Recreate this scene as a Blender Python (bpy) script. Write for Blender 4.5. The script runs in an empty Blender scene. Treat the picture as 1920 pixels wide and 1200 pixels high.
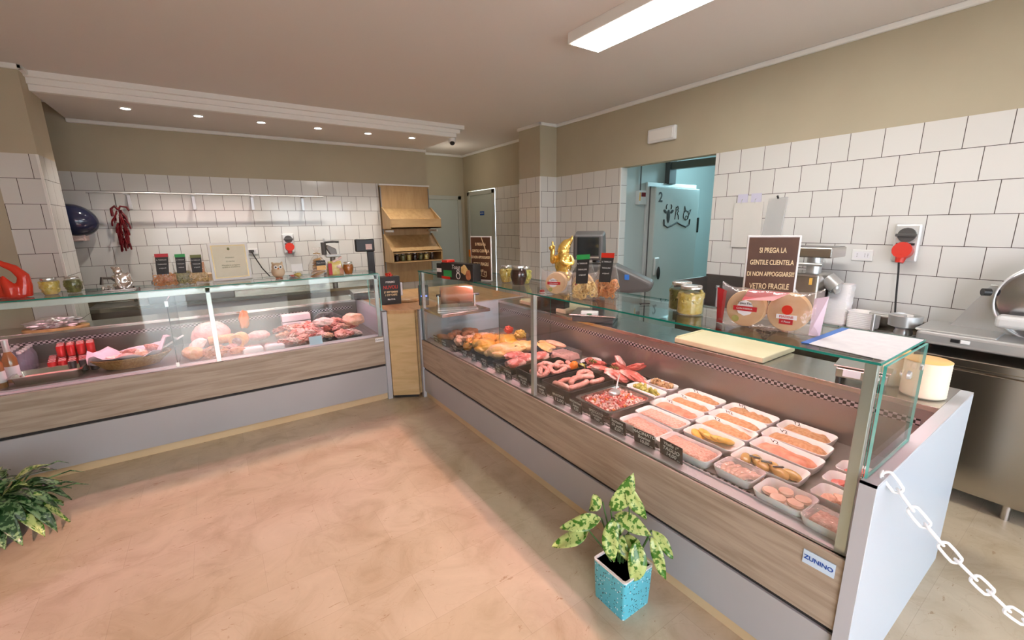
import bpy, bmesh, math, random
from mathutils import Vector, Matrix, noise, Euler
PI = math.pi
R = math.radians
sc = bpy.context.scene
COL = sc.collection

# ------------------------------------------------------------------ materials
def new_mat(name):
    m = bpy.data.materials.new(name); m.use_nodes = True
    nt = m.node_tree
    b = nt.nodes['Principled BSDF']
    return m, nt, b

def link(nt, a, b): nt.links.new(a, b)

def objcoord(nt, scale=(1, 1, 1), rot=(0, 0, 0), loc=(0, 0, 0)):
    tc = nt.nodes.new('ShaderNodeTexCoord'); mp = nt.nodes.new('ShaderNodeMapping')
    mp.inputs['Scale'].default_value = scale; mp.inputs['Rotation'].default_value = rot; mp.inputs['Location'].default_value = loc
    link(nt, tc.outputs['Object'], mp.inputs['Vector'])
    return mp.outputs['Vector']

def ramp(nt, fac, stops):
    r = nt.nodes.new('ShaderNodeValToRGB')
    while len(r.color_ramp.elements) < len(stops): r.color_ramp.elements.new(0.5)
    for e, (p, c) in zip(r.color_ramp.elements, stops):
        e.position = p; e.color = (c[0], c[1], c[2], 1)
    link(nt, fac, r.inputs['Fac'])
    return r.outputs['Color']

def mat(name, c, rough=.5, metal=0, c2=None, scale=8, detail=4, stretch=(1, 1, 1), bump=0, bscale=None, sss=0, coat=0, lo=.35, hi=.65, spec=None, alpha=None):
    m, nt, b = new_mat(name)
    b.inputs['Base Color'].default_value = (*c, 1)
    b.inputs['Roughness'].default_value = rough
    b.inputs['Metallic'].default_value = metal
    if spec is not None: b.inputs['Specular IOR Level'].default_value = spec
    if coat:
        b.inputs['Coat Weight'].default_value = coat; b.inputs['Coat Roughness'].default_value = .08
    if sss:
        b.inputs['Subsurface Weight'].default_value = sss; b.inputs['Subsurface Radius'].default_value = (.01, .004, .002)
        b.inputs['Subsurface Scale'].default_value = 1
    if alpha is not None: b.inputs['Alpha'].default_value = alpha
    if c2 is not None or bump:
        v = objcoord(nt, stretch)
        n = nt.nodes.new('ShaderNodeTexNoise'); n.inputs['Scale'].default_value = scale; n.inputs['Detail'].default_value = detail
        link(nt, v, n.inputs['Vector'])
        if c2 is not None:
            link(nt, ramp(nt, n.outputs['Fac'], [(lo, c), (hi, c2)]), b.inputs['Base Color'])
        if bump:
            n2 = n
            if bscale:
                n2 = nt.nodes.new('ShaderNodeTexNoise'); n2.inputs['Scale'].default_value = bscale; link(nt, v, n2.inputs['Vector'])
            bp = nt.nodes.new('ShaderNodeBump'); bp.inputs['Strength'].default_value = bump; bp.inputs['Distance'].default_value = .01
            link(nt, n2.outputs['Fac'], bp.inputs['Height']); link(nt, bp.outputs['Normal'], b.inputs['Normal'])
    return m

def emit(name, c, s):
    m, nt, b = new_mat(name)
    b.inputs['Base Color'].default_value = (*c, 1)
    b.inputs['Emission Color'].default_value = (*c, 1); b.inputs['Emission Strength'].default_value = s
    return m

def film(name, c=(1, 1, 1), rough=.03, body=.0, bodyc=(1, 1, 1), ior=1.45, bump=0, bsc=20):
    """thin clear sheet: see-through with fresnel reflections, optional share of diffuse body"""
    m = bpy.data.materials.new(name); m.use_nodes = True; nt = m.node_tree; nt.nodes.clear()
    out = nt.nodes.new('ShaderNodeOutputMaterial'); tr = nt.nodes.new('ShaderNodeBsdfTransparent'); gl = nt.nodes.new('ShaderNodeBsdfGlossy')
    fr = nt.nodes.new('ShaderNodeFresnel'); mx = nt.nodes.new('ShaderNodeMixShader')
    tr.inputs['Color'].default_value = (*c, 1); gl.inputs['Roughness'].default_value = rough; fr.inputs['IOR'].default_value = ior
    ge = nt.nodes.new('ShaderNodeNewGeometry'); mi = nt.nodes.new('ShaderNodeMapRange')   # same reflectance on both sides of the sheet
    mi.inputs['To Min'].default_value = ior; mi.inputs['To Max'].default_value = 1 / ior
    link(nt, ge.outputs['Backfacing'], mi.inputs['Value']); link(nt, mi.outputs[0], fr.inputs['IOR'])
    link(nt, fr.outputs['Fac'], mx.inputs[0]); link(nt, tr.outputs[0], mx.inputs[1]); link(nt, gl.outputs[0], mx.inputs[2])
    last = mx.outputs[0]
    if bump:
        n = nt.nodes.new('ShaderNodeTexNoise'); n.inputs['Scale'].default_value = bsc; bp = nt.nodes.new('ShaderNodeBump')
        bp.inputs['Strength'].default_value = bump; bp.inputs['Distance'].default_value = .01
        link(nt, objcoord(nt), n.inputs['Vector']); link(nt, n.outputs['Fac'], bp.inputs['Height'])
        link(nt, bp.outputs['Normal'], gl.inputs['Normal']); link(nt, bp.outputs['Normal'], fr.inputs['Normal'])
    if body:
        d = nt.nodes.new('ShaderNodeBsdfDiffuse'); d.inputs['Color'].default_value = (*bodyc, 1)
        m2 = nt.nodes.new('ShaderNodeMixShader'); m2.inputs[0].default_value = body
        link(nt, last, m2.inputs[1]); link(nt, d.outputs[0], m2.inputs[2]); last = m2.outputs[0]
    link(nt, last, out.inputs['Surface'])
    return m

def tile_mat(name, axis, u0, v0, c=(.75, .735, .70), W=.2055):
    """white running-bond wall tiles with thin dark joints; axis 'x' = wall runs along x, 'y' = along y"""
    m, nt, b = new_mat(name)
    tc = nt.nodes.new('ShaderNodeTexCoord'); sp = nt.nodes.new('ShaderNodeSeparateXYZ'); cb = nt.nodes.new('ShaderNodeCombineXYZ')
    link(nt, tc.outputs['Object'], sp.inputs[0])
    for i, (o, off) in enumerate(((('X' if axis == 'x' else 'Y'), u0), ('Z', v0))):
        a = nt.nodes.new('ShaderNodeMath'); a.operation = 'SUBTRACT'; a.inputs[1].default_value = off
        link(nt, sp.outputs[o], a.inputs[0]); link(nt, a.outputs[0], cb.inputs[i])
    br = nt.nodes.new('ShaderNodeTexBrick'); link(nt, cb.outputs[0], br.inputs['Vector'])
    br.offset = .5; br.offset_frequency = 2; br.squash = 1
    br.inputs['Scale'].default_value = 1; br.inputs['Mortar Size'].default_value = .0022; br.inputs['Mortar Smooth'].default_value = .1
    br.inputs['Brick Width'].default_value = W; br.inputs['Row Height'].default_value = W; br.inputs['Bias'].default_value = 0
    br.inputs['Color1'].default_value = (*c, 1); br.inputs['Color2'].default_value = (c[0] * .96, c[1] * .955, c[2] * .95, 1)
    br.inputs['Mortar'].default_value = (.075, .055, .045, 1)
    link(nt, br.outputs['Color'], b.inputs['Base Color'])
    mr = nt.nodes.new('ShaderNodeMapRange'); mr.inputs['To Min'].default_value = .12; mr.inputs['To Max'].default_value = .8
    link(nt, br.outputs['Fac'], mr.inputs['Value']); link(nt, mr.outputs[0], b.inputs['Roughness'])
    bp = nt.nodes.new('ShaderNodeBump'); bp.invert = True; bp.inputs['Strength'].default_value = .5; bp.inputs['Distance'].default_value = .002
    link(nt, br.outputs['Fac'], bp.inputs['Height']); link(nt, bp.outputs['Normal'], b.inputs['Normal'])
    return m

def wood_mat(name, stops, stretch, scale=3, rough=.45, rings=True):
    m, nt, b = new_mat(name)
    v = objcoord(nt, stretch)
    n = nt.nodes.new('ShaderNodeTexNoise'); n.inputs['Scale'].default_value = scale; n.inputs['Detail'].default_value = 7; n.inputs['Roughness'].default_value = .62
    n.inputs['Distortion'].default_value = .5
    link(nt, v, n.inputs['Vector'])
    link(nt, ramp(nt, n.outputs['Fac'], stops), b.inputs['Base Color'])
    b.inputs['Roughness'].default_value = rough
    bp = nt.nodes.new('ShaderNodeBump'); bp.inputs['Strength'].default_value = .12; bp.inputs['Distance'].default_value = .002
    link(nt, n.outputs['Fac'], bp.inputs['Height']); link(nt, bp.outputs['Normal'], b.inputs['Normal'])
    return m

def floor_mat():
    m, nt, b = new_mat('beige_marble')
    v = objcoord(nt)
    br = nt.nodes.new('ShaderNodeTexBrick'); link(nt, v, br.inputs['Vector']); br.offset = .5
    br.inputs['Scale'].default_value = 1; br.inputs['Brick Width'].default_value = .6; br.inputs['Row Height'].default_value = .3; br.inputs['Mortar Size'].default_value = .0012
    br.inputs['Color1'].default_value = (.50, .41, .28, 1); br.inputs['Color2'].default_value = (.55, .46, .33, 1); br.inputs['Mortar'].default_value = (.44, .35, .24, 1)
    n = nt.nodes.new('ShaderNodeTexNoise'); n.inputs['Scale'].default_value = 3.2; n.inputs['Detail'].default_value = 8; n.inputs['Roughness'].default_value = .62; n.inputs['Distortion'].default_value = 1.2
    link(nt, v, n.inputs['Vector'])
    cl = ramp(nt, n.outputs['Fac'], [(.3, (.80, .76, .70)), (.5, (1, 1, 1)), (.72, (1.12, 1.13, 1.15))])
    mx = nt.nodes.new('ShaderNodeMix'); mx.data_type = 'RGBA'; mx.blend_type = 'MULTIPLY'; mx.inputs[0].default_value = 1
    link(nt, br.outputs['Color'], mx.inputs[6]); link(nt, cl, mx.inputs[7])
    # thin brown veins and flecks
    mp = objcoord(nt, (1, 2.4, 1), (0, 0, .5))
    n2 = nt.nodes.new('ShaderNodeTexNoise'); n2.inputs['Scale'].default_value = 13; n2.inputs['Detail'].default_value = 5; n2.inputs['Roughness'].default_value = .7; n2.inputs['Distortion'].default_value = .6
    link(nt, mp, n2.inputs['Vector'])
    fl = ramp(nt, n2.outputs['Fac'], [(.315, (.85, .85, .85)), (.365, (0, 0, 0))])
    n3 = nt.nodes.new('ShaderNodeTexNoise'); n3.inputs['Scale'].default_value = 2.2; n3.inputs['Detail'].default_value = 6; n3.inputs['Distortion'].default_value = 2.
    link(nt, v, n3.inputs['Vector'])
    vn = ramp(nt, n3.outputs['Fac'], [(.488, (0, 0, 0)), (.498, (.16, .16, .16)), (.508, (0, 0, 0))])
    ad = nt.nodes.new('ShaderNodeMix'); ad.data_type = 'RGBA'; ad.blend_type = 'ADD'; ad.inputs[0].default_value = 1
    link(nt, fl, ad.inputs[6]); link(nt, vn, ad.inputs[7])
    m2 = nt.nodes.new('ShaderNodeMix'); m2.data_type = 'RGBA'; m2.blend_type = 'MIX'
    link(nt, ad.outputs[2], m2.inputs[0]); link(nt, mx.outputs[2], m2.inputs[6]); m2.inputs[7].default_value = (.33, .21, .11, 1)
    link(nt, m2.outputs[2], b.inputs['Base Color'])
    b.inputs['Roughness'].default_value = .32
    return m

MT = {}
def mk():
    M = MT
    M['beige'] = mat('beige_paint', (.47, .41, .295), .75, c2=(.49, .43, .31), scale=3)
    M['ceil'] = mat('ceiling_paint', (.74, .69, .65), .8)
    M['trimw'] = mat('trim_white', (.86, .84, .80), .5)
    M['grey_panel'] = mat('grey_laminate', (.40, .405, .41), .35, c2=(.42, .425, .43), scale=2)
    M['panel_white'] = mat('pale_end_panel', (.50, .56, .62), .3)
    M['alu'] = mat('brushed_aluminium', (.58, .58, .57), .3, .65)
    M['alu_light'] = mat('satin_aluminium', (.72, .72, .71), .4, .35)
    M['edge_grey'] = mat('edge_grey', (.47, .485, .51), .4)
    M['steel'] = mat('stainless_steel', (.56, .53, .50), .24, 1, bump=.03, scale=60, stretch=(1, 1, 1))
    M['steel_b'] = mat('bench_steel', (.50, .46, .40), .22, 1, c2=(.44, .40, .34), scale=1.5)
    M['dsteel'] = mat('dull_steel', (.22, .20, .185), .35, .9)
    M['ledge'] = mat('ledge_steel', (.62, .56, .58), .35, .5)
    M['deck'] = mat('deck_steel', (.33, .30, .28), .35, .7)
    M['black'] = mat('black_plastic', (.018, .017, .017), .35)
    M['blackgap'] = mat('black_rubber', (.02, .018, .017), .7)
    M['charcoal'] = mat('charcoal_plastic', (.085, .08, .078), .45)
    M['white'] = mat('white_plastic', (.80, .79, .77), .35)
    M['foam'] = mat('white_foam', (.86, .82, .81), .45, sss=.1, bump=.02, scale=120)
    M['woodw'] = wood_mat('grey_oak', [(.25, (.255, .20, .145)), (.42, (.34, .275, .205)), (.56, (.415, .345, .265)), (.75, (.46, .39, .305))], (.9, .9, 14), 2.2)
    M['oak'] = wood_mat('yellow_oak', [(.3, (.52, .36, .16)), (.5, (.63, .455, .225)), (.7, (.68, .51, .27))], (2, 2, 12), 1.6)
    M['oaktop'] = wood_mat('orange_oak_top', [(.3, (.40, .22, .09)), (.5, (.52, .31, .14)), (.7, (.58, .37, .18))], (8, 1.2, 2), 2.5)
    M['shelfwood'] = wood_mat('beech_veneer', [(.3, (.40, .25, .105)), (.5, (.47, .30, .135)), (.7, (.52, .345, .165))], (9, 9, 1.2), 2)
    M['shelfwood2'] = wood_mat('beech_veneer_flat', [(.3, (.42, .26, .11)), (.5, (.50, .32, .145)), (.7, (.55, .365, .175))], (1.5, 9, 9), 2)
    M['kick'] = mat('pale_plinth', (.62, .47, .27), .5, c2=(.66, .52, .31), scale=3)
    M['glass'] = film('clear_glass', (.93, .97, .955), ior=1.55, rough=.0)
    M['glassclear'] = film('clear_pane', (.95, .975, .965), ior=1.3, rough=.0)
    M['gedge'] = mat('green_glass_edge', (.0, .17, .125), .1, c2=(.02, .24, .19), scale=5)
    M['gedge2'] = mat('aqua_glass_edge', (.06, .42, .36), .1, c2=(.30, .62, .56), scale=6)
    M['film'] = film('cling_film', (.97, .95, .95), rough=.08, ior=1.5, body=.05, bump=1.0, bsc=35)
    M['bagfilm'] = film('bag_film', (.97, .95, .93), rough=.12, ior=1.45, body=.05, bodyc=(.95, .93, .9), bump=1.0, bsc=28)
    M['tubefilm'] = film('acrylic', (.93, .93, .93), rough=.05, body=.05)
    M['white_paper'] = mat('white_paper', (.80, .78, .80), .6)
    M['paper_text'] = mat('handwritten_paper', (.74, .72, .75), .6, c2=(.68, .66, .70), scale=30)
    M['blue'] = mat('blue_tape', (.03, .16, .55), .4)
    M['ink'] = mat('ink', (.03, .025, .02), .6)
    M['chalk'] = mat('white_chalk', (.75, .73, .70), .8)
    M['chalkb'] = mat('chalkboard', (.022, .02, .019), .55)
    M['brown'] = mat('brown_poster', (.075, .028, .012), .6, c2=(.115, .045, .02), scale=6)
    M['cream'] = mat('cream_letters', (.80, .62, .36), .6)
    M['red'] = mat('red_plastic', (.62, .03, .015), .3)
    M['redl'] = mat('red_label', (.50, .02, .03), .4)
    M['green'] = mat('green_label', (.02, .33, .08), .4)
    M['olive'] = mat('olive_label', (.16, .17, .05), .5)
    M['gold'] = mat('gold_paint', (.86, .58, .16), .26, .85)
    M['silver'] = mat('silver_paint', (.80, .77, .75), .16, .95)
    M['coral'] = mat('coral_red_ceramic', (.66, .035, .015), .22, coat=.4)
    M['owl'] = mat('cream_ceramic', (.66, .50, .33), .35)
    M['chili'] = mat('dried_chili', (.10, .004, .008), .3, c2=(.2, .01, .015), scale=30)
    M['navy'] = mat('navy_ceramic', (.025, .03, .075), .12, coat=.6)
    M['terracotta'] = mat('terracotta', (.48, .2, .08), .7)
    M['packfilm'] = film('pack_film', (.97, .94, .93), rough=.1, ior=1.5, body=.10, bodyc=(.95, .85, .85), bump=1.0, bsc=22)
    M['jarglass'] = film('jar_glass', (.95, .96, .93), rough=.02, ior=1.5)
    M['lid'] = mat('silver_lid', (.72, .70, .68), .25, .9)
    M['pickle'] = mat('pickles', (.42, .40, .08), .3, c2=(.62, .55, .16), scale=40, coat=.3, bump=.5, bscale=60)
    M['pickled'] = mat('dark_pickles', (.10, .10, .03), .3, c2=(.22, .22, .07), scale=35, coat=.3)
    M['mush'] = mat('yellow_pickles', (.62, .44, .06), .3, c2=(.72, .60, .25), scale=40, coat=.3)
    M['jam'] = mat('dark_preserve', (.035, .006, .005), .15, coat=.5)
    M['honey'] = mat('amber_preserve', (.34, .09, .015), .15, c2=(.5, .16, .03), scale=30, coat=.5)
    M['tarallo'] = mat('taralli', (.68, .44, .13), .5, c2=(.80, .60, .28), scale=30)
    M['tarallo2'] = mat('orange_taralli', (.62, .19, .03), .5, c2=(.75, .40, .15), scale=30)
    M['tarallo3'] = mat('green_taralli', (.36, .33, .10), .5, c2=(.48, .42, .17), scale=30)
    M['flat'] = mat('flatbread', (.72, .45, .20), .6, c2=(.80, .58, .32), scale=14)
    M['bread'] = mat('bread_crust', (.50, .27, .09), .6, c2=(.66, .42, .18), scale=14, bump=.3)
    M['mince'] = mat('pink_mince', (.70, .34, .26), .45, c2=(.80, .48, .38), scale=90, bump=.8, coat=.2)
    M['breaded'] = mat('breaded_cutlet', (.46, .21, .09), .7, c2=(.60, .33, .17), scale=60, bump=.7)
    M['breadedr'] = mat('red_cutlet', (.50, .15, .08), .5, c2=(.66, .32, .21), scale=22, bump=.4)
    M['yellowc'] = mat('yellow_cutlet', (.72, .36, .05), .4, c2=(.80, .50, .12), scale=18, coat=.3)
    M['ochre'] = mat('ochre_roll', (.52, .33, .10), .35, c2=(.26, .17, .06), scale=11, coat=.4, lo=.45, hi=.6)
    M['olives'] = mat('green_olives', (.34, .33, .05), .25, c2=(.52, .46, .10), scale=40, coat=.4)
    M['brownbits'] = mat('brown_bits', (.36, .16, .05), .4, c2=(.62, .42, .22), scale=35, coat=.3)
    M['raw'] = mat('raw_beef', (.52, .09, .07), .35, c2=(.66, .20, .16), scale=14, coat=.35, bump=.55, bscale=55)
    M['pork'] = mat('marbled_pork', (.62, .14, .11), .35, c2=(.85, .55, .48), scale=22, coat=.35, lo=.48, hi=.58, stretch=(1, .45, 1), bump=.55, bscale=55)
    M['sausage'] = mat('pink_sausage', (.66, .26, .21), .3, c2=(.76, .38, .31), scale=60, coat=.4, bump=.55, bscale=55)
    M['film_sausage'] = mat('pale_sausage', (.74, .44, .33), .3, c2=(.80, .55, .44), scale=30, coat=.5)
    M['chicken'] = mat('yellow_chicken', (.80, .38, .03), .4, c2=(.84, .52, .12), scale=12, coat=.3, bump=.55, bscale=55)
    M['chickenp'] = mat('pale_chicken', (.76, .44, .14), .4, c2=(.82, .54, .26), scale=12, coat=.3, bump=.55, bscale=55)
    M['chickeno'] = mat('seasoned_chicken', (.76, .24, .02), .4, c2=(.84, .42, .10), scale=20, coat=.3, bump=.55, bscale=55)
    M['wing'] = mat('pink_chicken', (.76, .40, .26), .4, c2=(.84, .56, .42), scale=25, coat=.3, bump=.55, bscale=55)
    M['rust'] = mat('rusty_meat', (.42, .13, .05), .4, c2=(.56, .22, .10), scale=25, coat=.3, bump=.55, bscale=55)
    M['ham'] = mat('pink_ham', (.68, .30, .27), .35, c2=(.76, .42, .38), scale=25, coat=.3, bump=.55, bscale=55)
    M['cured'] = mat('cured_meat', (.42, .11, .08), .4, c2=(.68, .33, .27), scale=28, coat=.3, bump=.55, bscale=55)
    M['orangem'] = mat('orange_rind', (.72, .23, .05), .35, c2=(.80, .36, .12), scale=25, coat=.3, bump=.55, bscale=55)
    M['fat'] = mat('pale_fat', (.80, .55, .50), .4, c2=(.84, .66, .60), scale=20, coat=.3, bump=.55, bscale=55)
    M['liver'] = mat('white_dish', (.80, .74, .74), .3)
    M['herb'] = mat('herbs', (.10, .13, .03), .6, c2=(.22, .22, .06), scale=30)
    M['pepper'] = mat('red_pepper', (.62, .04, .015), .25, coat=.5)
    M['carrot'] = mat('orange_pepper', (.78, .22, .02), .25, coat=.5)
    M['purple'] = mat('aubergine', (.03, .015, .025), .2, coat=.5)
    M['wicker'] = mat('wicker', (.36, .14, .035), .6, c2=(.50, .24, .07), scale=60, bump=1)
    M['pinkpaper'] = mat('pink_wrap', (.70, .52, .60), .4, c2=(.74, .58, .66), scale=5)
    M['foil'] = mat('crumpled_foil', (.75, .68, .68), .3, .7, bump=.8, scale=30)
    M['can'] = mat('red_can', (.55, .012, .02), .25, .4)
    M['cand'] = mat('dark_can', (.03, .02, .03), .25, .3)
    M['canw'] = mat('can_top', (.8, .76, .76), .3, .5)
    M['petb'] = film('pet_bottle', (.85, .85, .9), rough=.05, body=.15, bodyc=(.6, .55, .65))
    M['spirits'] = mat('amber_bottle', (.30, .12, .04), .1, coat=.6)
    M['pot'] = None
    M['leaf'] = None
    M['soil'] = mat('dark_soil', (.025, .014, .01), .9, bump=1, scale=60)
    M['stem'] = mat('green_stem', (.05, .13, .03), .5)
    M['cyan'] = mat('cold_room_panel', (.50, .56, .55), .4)
    M['doorw'] = mat('pale_door', (.52, .56, .50), .5)
    M['doorf'] = mat('door_frame_paint', (.50, .51, .45), .7)
    M['gasket'] = mat('grey_gasket', (.12, .12, .12), .6)
    M['board'] = mat('cutting_board', (.78, .70, .48), .5, c2=(.74, .63, .40), scale=4)
    M['kraft'] = mat('kraft_paper', (.40, .17, .08), .35, c2=(.44, .20, .10), scale=8, coat=.3)
    M['kraft_end'] = mat('roll_end', (.62, .42, .34), .6)
    M['paperbag'] = mat('paper_bags', (.68, .65, .60), .7, c2=(.72, .69, .64), scale=3)
    M['plasticbag'] = film('plastic_bags', (.93, .93, .93), rough=.2, body=.3, bodyc=(.85, .84, .83), bump=.8)
    M['creamtub'] = mat('cream_plastic', (.86, .76, .55), .4, sss=.1)
    M['orangelid'] = mat('orange_rim', (.85, .5, .18), .4)
    M['blade'] = mat('blade_steel', (.55, .56, .60), .2, 1)
    M['emergency'] = mat('lamp_diffuser', (.86, .83, .78), .4)
    M['greenlcd'] = mat('green_sticker', (.05, .2, .1), .4)
    M['screen'] = mat('dark_screen', (.015, .02, .024), .08)
    M['concrete'] = mat('concrete', (.45, .44, .42), .8, c2=(.5, .49, .47), scale=5)
    M['pave'] = mat('pale_paving', (.55, .52, .48), .8, c2=(.6, .57, .53), scale=4)
    M['hedge'] = mat('hedge_green', (.05, .11, .02), .6, c2=(.28, .25, .04), scale=14, bump=1)
    M['chainw'] = mat('white_chain', (.86, .87, .86), .35)
    M['skyblue'] = mat('light_blue_label', (.55, .70, .85), .5)
    M['inkblue'] = mat('blue_ink', (.01, .08, .38), .5)
    # speckled turquoise pot
    m, nt, b = new_mat('speckled_turquoise')
    v = objcoord(nt)
    vo = nt.nodes.new('ShaderNodeTexVoronoi'); vo.inputs['Scale'].default_value = 75; vo.inputs['Randomness'].default_value = 1
    link(nt, v, vo.inputs['Vector'])
    d = ramp(nt, vo.outputs['Distance'], [(.24, (1, 1, 1)), (.28, (0, 0, 0))])
    dark = ramp(nt, vo.outputs['Color'], [(.52, (.006, .03, .05)), (.56, (.55, .75, .80)), (.9, (.7, .85, .9))])
    mx = nt.nodes.new('ShaderNodeMix'); mx.data_type = 'RGBA'
    link(nt, d, mx.inputs[0]); mx.inputs[6].default_value = (.10, .49, .60, 1); link(nt, dark, mx.inputs[7])
    link(nt, mx.outputs[2], b.inputs['Base Color']); b.inputs['Roughness'].default_value = .3
    M['pot'] = m
    for nm, ca, cb_ in (('leaf', (.045, .17, .012), (.46, .58, .20)), ('leaf_dark', (.012, .055, .012), (.18, .30, .13))):
        m, nt, b = new_mat('variegated_' + nm)
        v = objcoord(nt)
        n = nt.nodes.new('ShaderNodeTexNoise'); n.inputs['Scale'].default_value = 55; n.inputs['Detail'].default_value = 3; link(nt, v, n.inputs['Vector'])
        n2 = nt.nodes.new('ShaderNodeTexNoise'); n2.inputs['Scale'].default_value = 9; link(nt, v, n2.inputs['Vector'])
        ad = nt.nodes.new('ShaderNodeMath'); ad.operation = 'ADD'; link(nt, n.outputs['Fac'], ad.inputs[0])
        ml = nt.nodes.new('ShaderNodeMath'); ml.operation = 'MULTIPLY'; ml.inputs[1].default_value = .5; link(nt, n2.outputs['Fac'], ml.inputs[0]); link(nt, ml.outputs[0], ad.inputs[1])
        lo = .735 if nm == 'leaf' else .78
        link(nt, ramp(nt, ad.outputs[0], [(lo - .05, ca), (lo + .03, cb_)]), b.inputs['Base Color']); b.inputs['Roughness'].default_value = .3
        M[nm] = m
    # perforated grille
    m, nt, b = new_mat('perforated_grille')
    ck = nt.nodes.new('ShaderNodeTexChecker'); ck.inputs['Scale'].default_value = 62; link(nt, objcoord(nt), ck.inputs['Vector'])
    ck.inputs['Color1'].default_value = (.015, .012, .012, 1); ck.inputs['Color2'].default_value = (.5, .45, .46, 1)
    link(nt, ck.outputs['Color'], b.inputs['Base Color']); b.inputs['Roughness'].default_value = .4
    M['grille'] = m
    M['tile_right'] = tile_mat('wall_tiles_right', 'y', 1.706 - .10275, -.131)
    M['tile_back'] = tile_mat('wall_tiles_back', 'x', .09, -.131)
    M['tile_pilx'] = tile_mat('wall_tiles_pillar_front', 'x', 4.1, -.131)
    M['floor'] = floor_mat()
mk()
M = MT

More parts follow.
